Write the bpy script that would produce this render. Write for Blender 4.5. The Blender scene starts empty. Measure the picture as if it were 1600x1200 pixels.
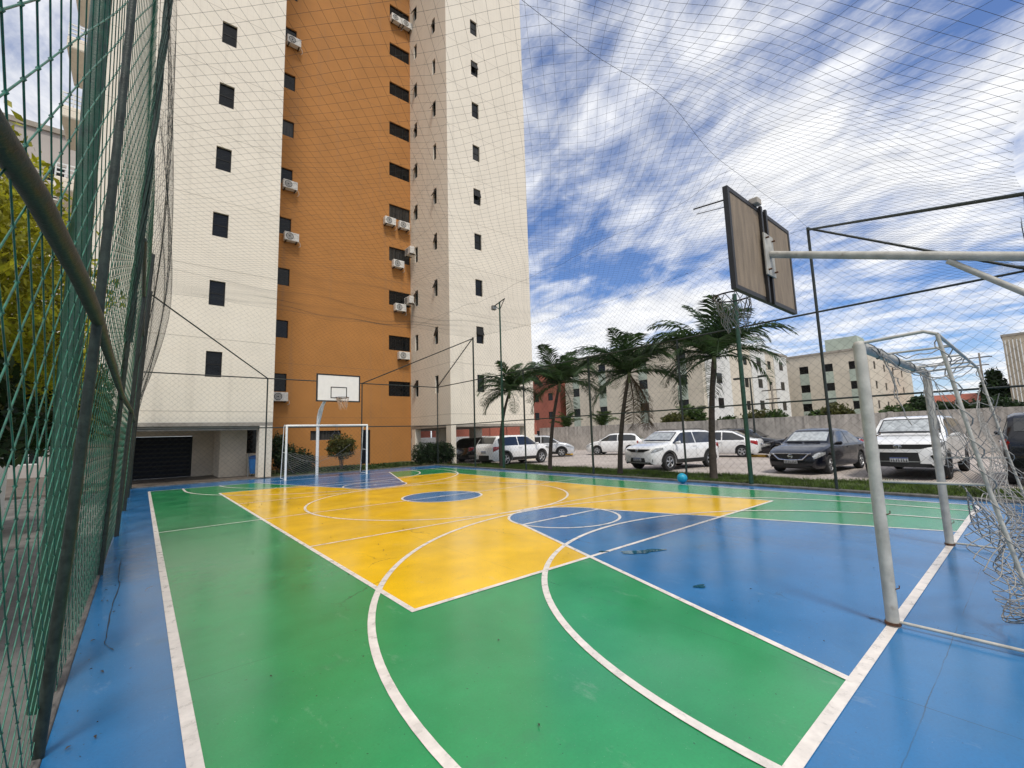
import bpy, bmesh, math, random
import numpy as np
from mathutils import Vector, Matrix
R_ = math.radians
random.seed(7); rng = np.random.default_rng(11)
SC = bpy.context.scene
COL = SC.collection

# ------------------------------------------------------------------ camera
CAMH = 1.385
cam = bpy.data.cameras.new('camera'); camo = bpy.data.objects.new('camera', cam); COL.objects.link(camo)
cam.sensor_width = 36.0; cam.lens = 687.27 / 1600 * 36
cam.clip_start = 0.02; cam.clip_end = 3000
def _ray(px, py): return Vector((px - 800, -(py - 600), -687.27)).normalized()
_Y = _ray(221, 697); _X = _ray(1625, 655); _X = (_X - _Y * _X.dot(_Y)).normalized(); _Z = _X.cross(_Y)
CM = Matrix((_X, _Y, _Z))                       # camera space -> world
M4 = CM.to_4x4(); M4.translation = Vector((0, 0, CAMH)); camo.matrix_world = M4
SC.camera = camo

# ------------------------------------------------------------------ sky, sun, exposure
SUN_EL, SUN_AZ = 60.0, 200.0                    # azimuth: degrees clockwise from +Y
W = bpy.data.worlds.new('World'); SC.world = W; W.use_nodes = True
nt = W.node_tree; N = nt.nodes; LK = nt.links; N.clear()
def wn(t, **k):
    n = N.new(t)
    for a, b in k.items(): setattr(n, a, b)
    return n
def wmath(op, a, b=None, c=None):
    n = wn('ShaderNodeMath', operation=op)
    for i, v in enumerate((a, b, c)):
        if v is None: continue
        if isinstance(v, (int, float)): n.inputs[i].default_value = v
        else: LK.new(v, n.inputs[i])
    return n.outputs[0]
sky = wn('ShaderNodeTexSky', sky_type='NISHITA'); sky.sun_disc = False
sky.sun_elevation = R_(SUN_EL); sky.sun_rotation = R_(SUN_AZ)
sky.air_density = 1.0; sky.dust_density = 0.6; sky.ozone_density = 3.0
tc = wn('ShaderNodeTexCoord'); sx = wn('ShaderNodeSeparateXYZ'); LK.new(tc.outputs['Generated'], sx.inputs[0])
zc = wmath('MAXIMUM', sx.outputs[2], 0.0); zd = wmath('ADD', zc, 0.10)
px_ = wmath('DIVIDE', sx.outputs[0], zd); py_ = wmath('DIVIDE', sx.outputs[1], zd)
cb = wn('ShaderNodeCombineXYZ'); LK.new(px_, cb.inputs[0]); LK.new(py_, cb.inputs[1])
def cloud_noise(rot, sc, loc, scale, detail, rough, dist):
    mp0 = wn('ShaderNodeMapping'); mp0.inputs['Rotation'].default_value = (0, 0, R_(-rot)); LK.new(cb.outputs[0], mp0.inputs[0])
    mp = wn('ShaderNodeMapping'); mp.inputs['Scale'].default_value = sc; mp.inputs['Location'].default_value = loc
    LK.new(mp0.outputs[0], mp.inputs[0])
    n = wn('ShaderNodeTexNoise'); n.inputs['Scale'].default_value = scale; n.inputs['Detail'].default_value = detail
    n.inputs['Roughness'].default_value = rough; n.inputs['Distortion'].default_value = dist
    LK.new(mp.outputs[0], n.inputs['Vector']); return n.outputs['Fac']
nA = cloud_noise(73, (0.92, 1.3, 1), (11.5, 0.4, 0), 1.2, 9, 0.60, 0.25)
nB = cloud_noise(76, (1.5, 2.3, 1), (1.4, 2.7, 0), 2.6, 8, 0.64, 0.5)
nC = cloud_noise(30, (1, 1, 1), (7.0, 8.2, 0), 0.55, 3, 0.5, 0.0)
mix = wmath('ADD', wmath('MULTIPLY', nA, 0.46), wmath('ADD', wmath('MULTIPLY', nB, 0.20), wmath('MULTIPLY', nC, 0.46)))
mr = wn('ShaderNodeMapRange', interpolation_type='SMOOTHSTEP'); LK.new(mix, mr.inputs[0])
mr.inputs[1].default_value = 0.452; mr.inputs[2].default_value = 0.615
cs = wn('ShaderNodeMapRange'); LK.new(nB, cs.inputs[0]); cs.inputs[1].default_value = 0.35; cs.inputs[2].default_value = 0.65; cs.inputs[3].default_value = 0.80; cs.inputs[4].default_value = 1.0
# thin veil everywhere, thicker towards the horizon
hz = wn('ShaderNodeMapRange'); LK.new(sx.outputs[2], hz.inputs[0])
hz.inputs[1].default_value = 0.0; hz.inputs[2].default_value = 0.16; hz.inputs[3].default_value = 0.45; hz.inputs[4].default_value = 0.05
cl = wmath('MAXIMUM', wmath('MULTIPLY', mr.outputs[0], 0.96), hz.outputs[0])
sk = wn('ShaderNodeVectorMath', operation='MULTIPLY'); LK.new(sky.outputs[0], sk.inputs[0]); sk.inputs[1].default_value = (0.060, 0.084, 0.118)
mx = wn('ShaderNodeMix', data_type='RGBA'); LK.new(cl, mx.inputs[0]); LK.new(sk.outputs[0], mx.inputs[6]); cc = wn('ShaderNodeVectorMath', operation='SCALE'); cc.inputs[0].default_value = (0.86, 0.865, 0.88); LK.new(cs.outputs[0], cc.inputs['Scale']); LK.new(cc.outputs[0], mx.inputs[7])
bg = wn('ShaderNodeBackground'); LK.new(mx.outputs[2], bg.inputs[0]); bg.inputs[1].default_value = 1.0
wo = wn('ShaderNodeOutputWorld'); LK.new(bg.outputs[0], wo.inputs[0])

sl = bpy.data.lights.new('sun', 'SUN'); sl.energy = 2.1; sl.angle = R_(10); sl.color = (1, 0.95, 0.87)
so = bpy.data.objects.new('sun', sl); COL.objects.link(so)
_sd = Vector((math.sin(R_(SUN_AZ)) * math.cos(R_(SUN_EL)), math.cos(R_(SUN_AZ)) * math.cos(R_(SUN_EL)), math.sin(R_(SUN_EL))))
so.rotation_euler = _sd.to_track_quat('Z', 'Y').to_euler()
VS = SC.view_settings; VS.view_transform = 'Standard'; VS.look = 'None'; VS.exposure = 0.36; VS.gamma = 1.0; VS.use_curve_mapping = False

# ------------------------------------------------------------------ materials
MATS = {}
def mat(name, col, rough=0.6, var=0.12, scale=6.0, bump=0.0, bscale=60.0, metal=0.0, coat=0.0, spec=0.5, rvar=0.0, tint=None, extra=None, stretch=(1, 1, 1), coord='Object'):
    if name in MATS: return MATS[name]
    m = bpy.data.materials.new(name); m.use_nodes = True; t = m.node_tree; n = t.nodes; l = t.links
    b = n['Principled BSDF']; b.inputs['Roughness'].default_value = rough; b.inputs['Metallic'].default_value = metal
    b.inputs['Coat Weight'].default_value = coat; b.inputs['Coat Roughness'].default_value = 0.16 if 'court' in name else 0.04; b.inputs['Specular IOR Level'].default_value = spec
    tc = n.new('ShaderNodeTexCoord'); mp = n.new('ShaderNodeMapping'); mp.inputs['Scale'].default_value = stretch; l.new(tc.outputs[coord], mp.inputs[0])
    nz = n.new('ShaderNodeTexNoise'); nz.inputs['Scale'].default_value = scale; nz.inputs['Detail'].default_value = 6; nz.inputs['Roughness'].default_value = 0.62
    l.new(mp.outputs[0], nz.inputs['Vector'])
    rp = n.new('ShaderNodeMapRange'); l.new(nz.outputs['Fac'], rp.inputs[0]); rp.inputs[1].default_value = 0.3; rp.inputs[2].default_value = 0.7
    mx = n.new('ShaderNodeMix'); mx.data_type = 'RGBA'; l.new(rp.outputs[0], mx.inputs[0])
    c = list(col)[:3]; d = list(tint) if tint else [max(0, v * (1 - 2 * var)) for v in c]; u = [min(1, v * (1 + var)) for v in c] if not tint else c
    mx.inputs[6].default_value = (*d, 1); mx.inputs[7].default_value = (*u, 1)
    out = mx.outputs[2]
    if extra: out = extra(m, out, tc)
    l.new(out, b.inputs['Base Color'])
    if rvar:
        r2 = n.new('ShaderNodeMapRange'); l.new(nz.outputs['Fac'], r2.inputs[0]); r2.inputs[1].default_value = 0.3; r2.inputs[2].default_value = 0.7
        r2.inputs[3].default_value = max(0.02, rough - rvar); r2.inputs[4].default_value = rough + rvar; l.new(r2.outputs[0], b.inputs['Roughness'])
    if bump:
        nb = n.new('ShaderNodeTexNoise'); nb.inputs['Scale'].default_value = bscale; nb.inputs['Detail'].default_value = 4; l.new(tc.outputs[coord], nb.inputs['Vector'])
        bp = n.new('ShaderNodeBump'); bp.inputs['Strength'].default_value = bump; bp.inputs['Distance'].default_value = 0.01
        l.new(nb.outputs['Fac'], bp.inputs['Height']); l.new(bp.outputs[0], b.inputs['Normal'])
    MATS[name] = m; return m
def _m(n, l, op, a, b=None):
    x = n.new('ShaderNodeMath'); x.operation = op
    for i, v in enumerate((a, b)):
        if v is None: continue
        if isinstance(v, (int, float)): x.inputs[i].default_value = v
        else: l.new(v, x.inputs[i])
    return x.outputs[0]
def darken(n, l, colour, fac, to):
    x = n.new('ShaderNodeMix'); x.data_type = 'RGBA'; l.new(fac, x.inputs[0]); l.new(colour, x.inputs[6]); x.inputs[7].default_value = (*to, 1); return x.outputs[2]
def noise(n, l, src, scale, lo, hi, detail=5, stretch=None, rough=0.6):
    z = n.new('ShaderNodeTexNoise'); z.inputs['Scale'].default_value = scale; z.inputs['Detail'].default_value = detail; z.inputs['Roughness'].default_value = rough
    if stretch:
        mp = n.new('ShaderNodeMapping'); mp.inputs['Scale'].default_value = stretch; l.new(src, mp.inputs[0]); src = mp.outputs[0]
    l.new(src, z.inputs['Vector']); r = n.new('ShaderNodeMapRange'); l.new(z.outputs['Fac'], r.inputs[0]); r.inputs[1].default_value = lo; r.inputs[2].default_value = hi; return r.outputs[0]

def court_extra(m, out, tc):
    n, l = m.node_tree.nodes, m.node_tree.links; P = tc.outputs['Object']
    # large worn patches, scuffs, dark specks, saw-cut joints, hair cracks
    out = darken(n, l, out, _m(n, l, 'MULTIPLY', noise(n, l, P, 0.45, 0.5, 0.75, 4), 0.16), (0.20, 0.30, 0.28))
    out = darken(n, l, out, _m(n, l, 'MULTIPLY', noise(n, l, P, 3.0, 0.60, 0.78, 6, (0.6, 1.6, 1)), 0.13), (0.05, 0.08, 0.09))
    out = darken(n, l, out, _m(n, l, 'MULTIPLY', noise(n, l, P, 70, 0.45, 0.75, 3), 0.16), (0.03, 0.05, 0.05))
    out = darken(n, l, out, _m(n, l, 'MULTIPLY', noise(n, l, P, 1.1, 0.58, 0.70, 8, (1.0, 1.7, 1), 0.72), 0.20), (0.06, 0.10, 0.10))
    out = darken(n, l, out, _m(n, l, 'MULTIPLY', noise(n, l, P, 2.3, 0.60, 0.72, 9, (1.9, 0.8, 1), 0.75), 0.16), (0.50, 0.52, 0.48))
    sp = noise(n, l, P, 34, 0.71, 0.75, 2)
    out = darken(n, l, out, _m(n, l, 'MULTIPLY', noise(n, l, P, 120, 0.72, 0.76, 2), 0.5), (0.45, 0.5, 0.45))
    out = darken(n, l, out, _m(n, l, 'MULTIPLY', sp, 0.75), (0.02, 0.03, 0.03))
    s = n.new('ShaderNodeSeparateXYZ'); l.new(P, s.inputs[0])
    wob = _m(n, l, 'MULTIPLY', noise(n, l, P, 5, 0, 1, 4), 0.02)
    for ax, per, off in ((1, 2.86, 1.95), (0, 3.45, 1.30)):
        v = _m(n, l, 'ADD', _m(n, l, 'ADD', s.outputs[ax], wob), -off + per * 20)
        fr = _m(n, l, 'ABSOLUTE', _m(n, l, 'SUBTRACT', _m(n, l, 'MODULO', v, per), per / 2))
        ln = _m(n, l, 'LESS_THAN', fr, 0.0025)
        ln = _m(n, l, 'MULTIPLY', ln, noise(n, l, P, 1.7, 0.38, 0.62, 3))
        out = darken(n, l, out, _m(n, l, 'MULTIPLY', ln, 0.6), (0.03, 0.04, 0.04))
    v = n.new('ShaderNodeTexVoronoi'); v.feature = 'DISTANCE_TO_EDGE'; v.inputs['Scale'].default_value = 0.55
    wv = n.new('ShaderNodeTexNoise'); wv.inputs['Scale'].default_value = 3.5; wv.inputs['Detail'].default_value = 5; l.new(P, wv.inputs['Vector'])
    ad = n.new('ShaderNodeVectorMath'); ad.operation = 'MULTIPLY_ADD'; l.new(wv.outputs['Color'], ad.inputs[0]); ad.inputs[1].default_value = (0.5, 0.5, 0); l.new(P, ad.inputs[2]); l.new(ad.outputs[0], v.inputs['Vector'])
    ck = _m(n, l, 'MULTIPLY', _m(n, l, 'LESS_THAN', v.outputs['Distance'], 0.0035), noise(n, l, P, 0.8, 0.52, 0.6, 2))
    out = darken(n, l, out, _m(n, l, 'MULTIPLY', ck, 0.35), (0.015, 0.02, 0.025))
    # grime along the left fence line, a shape of its own on the paint
    return out
def court_mat(name, col, rough=0.18, var=0.09):
    return mat(name, col, rough, var, 1.3, 0.035, 240, coat=0.0, spec=0.52, rvar=0.05, extra=court_extra)

def wall_extra(floor=2.83, off=2.62, streak=0.25, grid=0.0):
    def f(m, out, tc):
        n, l = m.node_tree.nodes, m.node_tree.links; P = tc.outputs['Object']; s = n.new('ShaderNodeSeparateXYZ'); l.new(P, s.inputs[0])
        fr = _m(n, l, 'ABSOLUTE', _m(n, l, 'SUBTRACT', _m(n, l, 'MODULO', _m(n, l, 'ADD', s.outputs[2], floor * 10 - off + floor / 2), floor), floor / 2))
        if floor < 50: out = darken(n, l, out, _m(n, l, 'MULTIPLY', _m(n, l, 'LESS_THAN', fr, 0.012), 0.45), (0.12, 0.09, 0.06))
        out = darken(n, l, out, _m(n, l, 'MULTIPLY', noise(n, l, P, 1.2, 0.55, 0.85, 6, (2.5, 2.5, 0.12)), streak), (0.16, 0.13, 0.10))
        if grid:
            for k in range(3):
                q = _m(n, l, 'ABSOLUTE', _m(n, l, 'SUBTRACT', _m(n, l, 'MODULO', _m(n, l, 'ADD', s.outputs[k], 100), grid), grid / 2))
                out = darken(n, l, out, _m(n, l, 'MULTIPLY', _m(n, l, 'LESS_THAN', q, 0.006), 0.10), (0.2, 0.17, 0.14))
        return out
    return f
def paver_extra(m, out, tc):
    n, l = m.node_tree.nodes, m.node_tree.links; P = tc.outputs['Object']
    b = n.new('ShaderNodeTexBrick'); l.new(P, b.inputs['Vector']); b.inputs['Scale'].default_value = 4.2; b.inputs['Mortar Size'].default_value = 0.035
    b.inputs['Color1'].default_value = (0.62, 0.55, 0.50, 1); b.inputs['Color2'].default_value = (0.50, 0.44, 0.40, 1); b.inputs['Mortar'].default_value = (0.22, 0.19, 0.17, 1)
    x = n.new('ShaderNodeMix'); x.data_type = 'RGBA'; x.blend_type = 'MULTIPLY'; x.inputs[0].default_value = 1; l.new(out, x.inputs[6]); l.new(b.outputs['Color'], x.inputs[7])
    return x.outputs[2]
def wallstain_extra(m, out, tc):
    n, l = m.node_tree.nodes, m.node_tree.links; P = tc.outputs['Object']; s = n.new('ShaderNodeSeparateXYZ'); l.new(P, s.inputs[0])
    st = noise(n, l, P, 1.6, 0.42, 0.72, 6, (1, 3.0, 0.16))
    g = n.new('ShaderNodeMapRange'); l.new(s.outputs[2], g.inputs[0]); g.inputs[1].default_value = 0.6; g.inputs[2].default_value = 2.1
    out = darken(n, l, out, _m(n, l, 'MULTIPLY', _m(n, l, 'MULTIPLY', st, g.outputs[0]), 0.8), (0.06, 0.055, 0.05))
    return darken(n, l, out, _m(n, l, 'MULTIPLY', noise(n, l, P, 5, 0.5, 0.8), 0.35), (0.12, 0.11, 0.10))

GREEN = court_mat('green_court_paint', (0.026, 0.275, 0.095))
BLUE = court_mat('blue_court_paint', (0.023, 0.155, 0.365))
YEL = court_mat('yellow_court_paint', (0.86, 0.51, 0.005))
LINE = mat('white_line_paint', (0.74, 0.68, 0.62), 0.32, 0.12, 9, 0.1, 200, spec=0.5, rvar=0.1, extra=lambda m, o, tc: darken(m.node_tree.nodes, m.node_tree.links, o, _m(m.node_tree.nodes, m.node_tree.links, 'MULTIPLY', noise(m.node_tree.nodes, m.node_tree.links, tc.outputs['Object'], 14, 0.62, 0.72), 0.5), (0.28, 0.27, 0.26)))
CREAM = mat('cream_render', (0.77, 0.695, 0.575), 0.85, 0.03, 0.8, 0.15, 120, extra=wall_extra(streak=0.24, grid=0.235))
ORANGE = mat('orange_render', (0.435, 0.19, 0.048), 0.85, 0.06, 0.6, 0.2, 90, extra=wall_extra(streak=0.34))
SOFF = mat('soffit_concrete', (0.36, 0.32, 0.27), 0.85, 0.15, 2, 0.2)
UNDER = mat('undercroft_render', (0.62, 0.53, 0.41), 0.85, 0.08, 1.5, 0.15, extra=wall_extra(900, 0, 0.3))
GLASS = mat('dark_window_glass', (0.008, 0.009, 0.010), 0.12, 0.3, 3, spec=0.28)
GLASS2 = mat('curtained_window_glass', (0.05, 0.048, 0.044), 0.12, 0.4, 3, spec=0.3, stretch=(9, 1, 0.3))
GLASSG = mat('green_window_panel', (0.30, 0.40, 0.33), 0.4, 0.1, 3)
BLK = mat('black_frame', (0.012, 0.011, 0.010), 0.5, 0.2, spec=0.25)
WFR = mat('white_frame', (0.72, 0.72, 0.70), 0.5, 0.06)
DOORM = mat('dark_blue_door', (0.005, 0.007, 0.013), 0.5, 0.3, spec=0.2)
ACW = mat('air_conditioner_white', (0.68, 0.66, 0.61), 0.5, 0.10, 8)
ACD = mat('fan_grille_dark', (0.06, 0.06, 0.06), 0.6)
PIPE = mat('fence_pipe_dark', (0.020, 0.028, 0.024), 0.5, 0.3, 14, 0.2, 80)
PIPEL = mat('fence_pipe_green', (0.030, 0.042, 0.034), 0.5, 0.28, 20, 0.25, 120, spec=0.3, rvar=0.12)
PIPEG = mat('green_painted_pipe', (0.012, 0.058, 0.032), 0.45, 0.3, 12, 0.2, 90)
NETD = mat('dark_net_cord', (0.022, 0.028, 0.026), 0.8, 0.2, 40)
NETG = mat('green_net_cord', (0.011, 0.120, 0.072), 0.42, 0.35, 30, spec=0.6)
NETDG = mat('dark_green_net_cord', (0.010, 0.045, 0.032), 0.6, 0.3, 30)
NETB = mat('grey_net_cord', (0.30, 0.29, 0.27), 0.85, 0.25, 60)
NETO = mat('orange_white_net_cord', (0.66, 0.48, 0.36), 0.8, 0.25, 60)
GOALW = mat('white_goal_paint', (0.80, 0.80, 0.78), 0.4, 0.06, 10, 0.1)
GOALG = mat('weathered_grey_white_paint', (0.46, 0.44, 0.385), 0.5, 0.14, 9, 0.25, 90, spec=0.3, extra=lambda m, o, tc: darken(m.node_tree.nodes, m.node_tree.links, o, _m(m.node_tree.nodes, m.node_tree.links, 'MULTIPLY', noise(m.node_tree.nodes, m.node_tree.links, tc.outputs['Object'], 11, 0.62, 0.78), 0.6), (0.12, 0.08, 0.05)))
CRACK = mat('crack_shadow_dirt', (0.018, 0.022, 0.028), 0.9, 0.4, 12)
RUST = mat('rusty_steel', (0.12, 0.05, 0.02), 0.8, 0.4, 20, 0.4)
BOARDB = mat('weathered_backboard', (0.25, 0.19, 0.13), 0.75, 0.16, 5, 0.25, 60, stretch=(3, 3, 0.5), extra=wall_extra(900, 0, 0.45))
BOARDW = mat('white_backboard', (0.78, 0.77, 0.74), 0.45, 0.03)
BLACKP = mat('black_paint', (0.015, 0.013, 0.012), 0.5, 0.2)
BARK = mat('palm_bark', (0.075, 0.058, 0.045), 0.9, 0.35, 9, 0.6, 40, stretch=(1, 1, 5))
PALM = mat('palm_leaf', (0.042, 0.085, 0.026), 0.5, 0.45, 3.0, spec=0.4)
PALMD = mat('dry_palm_leaf', (0.115, 0.075, 0.042), 0.8, 0.3, 5)
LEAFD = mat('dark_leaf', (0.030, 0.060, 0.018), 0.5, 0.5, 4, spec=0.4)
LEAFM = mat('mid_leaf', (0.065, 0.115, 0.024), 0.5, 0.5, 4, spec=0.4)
LEAFY = mat('yellow_green_leaf', (0.46, 0.44, 0.03), 0.5, 0.5, 3.5, spec=0.4)
LEAFO = mat('olive_leaf', (0.12, 0.125, 0.03), 0.5, 0.5, 4, spec=0.4)
GRASS = mat('grass_blade', (0.105, 0.165, 0.030), 0.6, 0.5, 1.7, spec=0.3)
SOIL = mat('verge_soil', (0.075, 0.085, 0.035), 0.9, 0.3, 5, 0.5, 30)
KERB = mat('kerb_concrete', (0.13, 0.12, 0.11), 0.85, 0.3, 5, 0.4, 40)
PAVER = mat('paver_blocks', (0.95, 0.93, 0.9), 0.8, 0.14, 0.5, 0.3, 30, extra=paver_extra)
PATIO = mat('patio_tile', (0.135, 0.11, 0.09), 0.5, 0.25, 2, 0.2, 60)
GROUND = mat('ground_earth', (0.20, 0.18, 0.15), 0.9, 0.25, 0.4, 0.3, 10)
DARKPAVE = mat('grey_path_concrete', (0.14, 0.135, 0.125), 0.85, 0.25, 2.5, 0.3, 40)
WALLC = mat('stained_concrete_wall', (0.50, 0.465, 0.42), 0.9, 0.15, 1.1, 0.3, 20, extra=wallstain_extra)
REDW = mat('red_render', (0.37, 0.115, 0.075), 0.85, 0.14, 0.5, extra=wall_extra(900, 0, 0.3))
BEIGE = mat('beige_render', (0.64, 0.57, 0.46), 0.85, 0.06, 0.4, extra=wall_extra(2.8, 0.1, 0.25))
BEIGE2 = mat('tan_render', (0.58, 0.49, 0.37), 0.85, 0.06, 0.4, extra=wall_extra(900, 0, 0.25))
WHITEW = mat('white_render', (0.70, 0.69, 0.65), 0.85, 0.05, 0.4, extra=wall_extra(900, 0, 0.25))
GREYW = mat('grey_render', (0.46, 0.42, 0.39), 0.85, 0.06, 0.5, extra=wall_extra(900, 0, 0.3))
MINT = mat('mint_render', (0.44, 0.50, 0.42), 0.85, 0.08, 0.5, extra=wall_extra(900, 0, 0.3))
ROOFR = mat('red_roof_tile', (0.34, 0.10, 0.06), 0.85, 0.25, 3)
METAL = mat('galvanised_steel', (0.30, 0.31, 0.30), 0.45, 0.15, 9, metal=0.6)
BIN = mat('blue_plastic', (0.02, 0.13, 0.36), 0.4, 0.12, 5)
BALL = mat('cyan_rubber', (0.01, 0.33, 0.50), 0.38, 0.12, 8, 0.1, 60)
PUD = mat('puddle_water', (0.010, 0.085, 0.135), 0.03, 0.2, 4, spec=0.6)
YPAINT = mat('yellow_kerb_paint', (0.62, 0.36, 0.05), 0.7, 0.2, 9)
# cars
CWHITE = mat('white_car_paint', (0.80, 0.80, 0.79), 0.22, 0.02, 3, coat=1.0)
CSILV = mat('silver_car_paint', (0.62, 0.63, 0.64), 0.25, 0.03, 3, coat=1.0, metal=0.3)
CBLACK = mat('black_car_paint', (0.010, 0.011, 0.013), 0.2, 0.1, 3, coat=1.0)
CNAVY = mat('navy_car_paint', (0.003, 0.004, 0.009), 0.25, 0.1, 3, coat=0.6, spec=0.35)
CGLASS = mat('car_glass', (0.012, 0.014, 0.016), 0.03, 0.2, 2, spec=0.8, coat=0.5)
CSHADE = mat('silver_sunshade_glass', (0.44, 0.47, 0.48), 0.2, 0.22, 7, coat=0.8)
CTRIM = mat('black_car_trim', (0.014, 0.014, 0.014), 0.6, 0.2, 9)
TYRE = mat('tyre_rubber', (0.016, 0.016, 0.017), 0.8, 0.2, 20)
RIM = mat('alloy_rim', (0.52, 0.53, 0.54), 0.3, 0.06, 9, metal=0.8)
RIMD = mat('dark_alloy', (0.04, 0.04, 0.045), 0.4, 0.1, 9, metal=0.5)
CHROME = mat('chrome_trim', (0.72, 0.73, 0.74), 0.12, 0.03, 5, metal=1.0)
LAMPC = mat('headlamp_clear', (0.46, 0.47, 0.46), 0.08, 0.3, 14, coat=1.0, metal=0.3)
LAMPR = mat('tail_lamp_red', (0.36, 0.012, 0.012), 0.15, 0.25, 14, coat=1.0)
PLATE = mat('plate_pale', (0.50, 0.51, 0.51), 0.5, 0.05)
PLATEB = mat('plate_blue', (0.02, 0.06, 0.25), 0.5, 0.05)

def leafy(m, f=0.38):                            # thin leaves let light through
    t = m.node_tree; b = t.nodes['Principled BSDF']; o = t.nodes['Material Output']; tr = t.nodes.new('ShaderNodeBsdfTranslucent'); mx = t.nodes.new('ShaderNodeMixShader'); mx.inputs[0].default_value = f
    t.links.new(b.inputs['Base Color'].links[0].from_socket, tr.inputs['Color']); t.links.new(b.outputs[0], mx.inputs[1]); t.links.new(tr.outputs[0], mx.inputs[2]); t.links.new(mx.outputs[0], o.inputs['Surface'])
for _l in (LEAFD, LEAFM, LEAFY, LEAFO, PALM, PALMD, GRASS): leafy(_l)

# ------------------------------------------------------------------ mesh helpers
class MB:
    def __init__(s): s.v = []; s.f = []; s.smooth = False
    def add(s, vs, fs):
        o = len(s.v); s.v.extend([tuple(map(float, p)) for p in vs]); s.f.extend([tuple(i + o for i in f) for f in fs]); return s
    def box(s, x0, x1, y0, y1, z0, z1):
        return s.add([(x0, y0, z0), (x1, y0, z0), (x1, y1, z0), (x0, y1, z0), (x0, y0, z1), (x1, y0, z1), (x1, y1, z1), (x0, y1, z1)],
                     [(0, 3, 2, 1), (4, 5, 6, 7), (0, 1, 5, 4), (1, 2, 6, 5), (2, 3, 7, 6), (3, 0, 4, 7)])
    def tube(s, pts, r, n=10, caps=True):
        pts = [Vector(p) for p in pts]; rs = r if isinstance(r, (list, tuple)) else [r] * len(pts)
        rings = []; up = None
        for i, p in enumerate(pts):
            d = (pts[min(i + 1, len(pts) - 1)] - pts[max(i - 1, 0)]).normalized()
            if up is None: up = d.orthogonal().normalized()
            up = (up - d * up.dot(d)); up = up.normalized() if up.length > 1e-6 else d.orthogonal().normalized()
            sd = d.cross(up)
            rings.append([p + (up * math.cos(2 * math.pi * k / n) + sd * math.sin(2 * math.pi * k / n)) * rs[i] for k in range(n)])
        vs = [q for rg in rings for q in rg]; fs = []
        for i in range(len(pts) - 1):
            for k in range(n): fs.append((i * n + k, i * n + (k + 1) % n, (i + 1) * n + (k + 1) % n, (i + 1) * n + k))
        if caps: fs.append(tuple(range(n - 1, -1, -1))); fs.append(tuple(range((len(pts) - 1) * n, len(pts) * n)))
        s.smooth = True
        return s.add(vs, fs)
    def grid(s, P):                                  # P[i][j] -> quads
        a, b = len(P), len(P[0]); s.smooth = True
        return s.add([q for r in P for q in r], [(i * b + j, i * b + j + 1, (i + 1) * b + j + 1, (i + 1) * b + j) for i in range(a - 1) for j in range(b - 1)])
    def poly(s, pts, z): return s.add([(p[0], p[1], z) for p in pts], [tuple(range(len(pts)))])
    def mesh(s, name, mtl):
        me = bpy.data.meshes.new(name); me.from_pydata(s.v, [], s.f); me.materials.append(mtl)
        if s.smooth: me.shade_smooth(); 
        me.update(); return me
    def obj(s, name, mtl, parent=None, bevel=0.0, angle=True):
        me = s.mesh(name, mtl); o = bpy.data.objects.new(name, me); COL.objects.link(o)
        if parent: o.parent = parent
        if s.smooth and angle:
            try: me.set_sharp_from_angle(angle=R_(38))
            except Exception: pass
        if bevel:
            b = o.modifiers.new('bevel', 'BEVEL'); b.width = bevel; b.segments = 2; b.limit_method = 'ANGLE'
        return o
def tag(o, label=None, cat=None, group=None, kind=None):
    if label: o['label'] = label
    if cat: o['category'] = cat
    if group: o['group'] = group
    if kind: o['kind'] = kind
    return o
def empty(name, loc=(0, 0, 0), rz=0.0):
    e = bpy.data.objects.new(name, None); e.empty_display_size = 0.2; COL.objects.link(e); e.location = loc; e.rotation_euler = (0, 0, rz); return e
def raw(name, V, F, mtl, parent=None, smooth=False):
    me = bpy.data.meshes.new(name); V = np.asarray(V, np.float32); F = np.asarray(F, np.int32); k = F.shape[1]
    me.vertices.add(len(V)); me.vertices.foreach_set('co', V.ravel()); me.loops.add(F.size); me.loops.foreach_set('vertex_index', F.ravel())
    me.polygons.add(len(F)); me.polygons.foreach_set('loop_start', np.arange(0, F.size, k, dtype=np.int32))
    me.materials.append(mtl); me.update(calc_edges=True); me.validate()
    if smooth: me.shade_smooth()
    o = bpy.data.objects.new(name, me); COL.objects.link(o)
    if parent: o.parent = parent
    return o
def strands(lines, r, n=3):
    """lines: list of (k,3) arrays -> verts, quads of thin n-sided cords"""
    VV = []; FF = []; base = 0
    for P in lines:
        P = np.asarray(P, float); k = len(P)
        if k < 2: continue
        D = np.gradient(P, axis=0); D /= np.linalg.norm(D, axis=1)[:, None] + 1e-9
        ref = np.array([0, 0, 1.0]) if abs(D[:, 2]).mean() < 0.8 else np.array([1.0, 0, 0])
        A = np.cross(D, ref); A /= np.linalg.norm(A, axis=1)[:, None] + 1e-9; B = np.cross(D, A)
        an = 2 * np.pi * np.arange(n) / n
        ring = P[:, None, :] + r * (A[:, None, :] * np.cos(an)[None, :, None] + B[:, None, :] * np.sin(an)[None, :, None])
        VV.append(ring.reshape(-1, 3))
        i = np.arange(k - 1)[:, None] * n; j = np.arange(n)[None, :]; j2 = (np.arange(n)[None, :] + 1) % n
        FF.append(np.stack([i + j, i + j2, i + n + j2, i + n + j], -1).reshape(-1, 4) + base); base += k * n
    return np.concatenate(VV), np.concatenate(FF)
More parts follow.
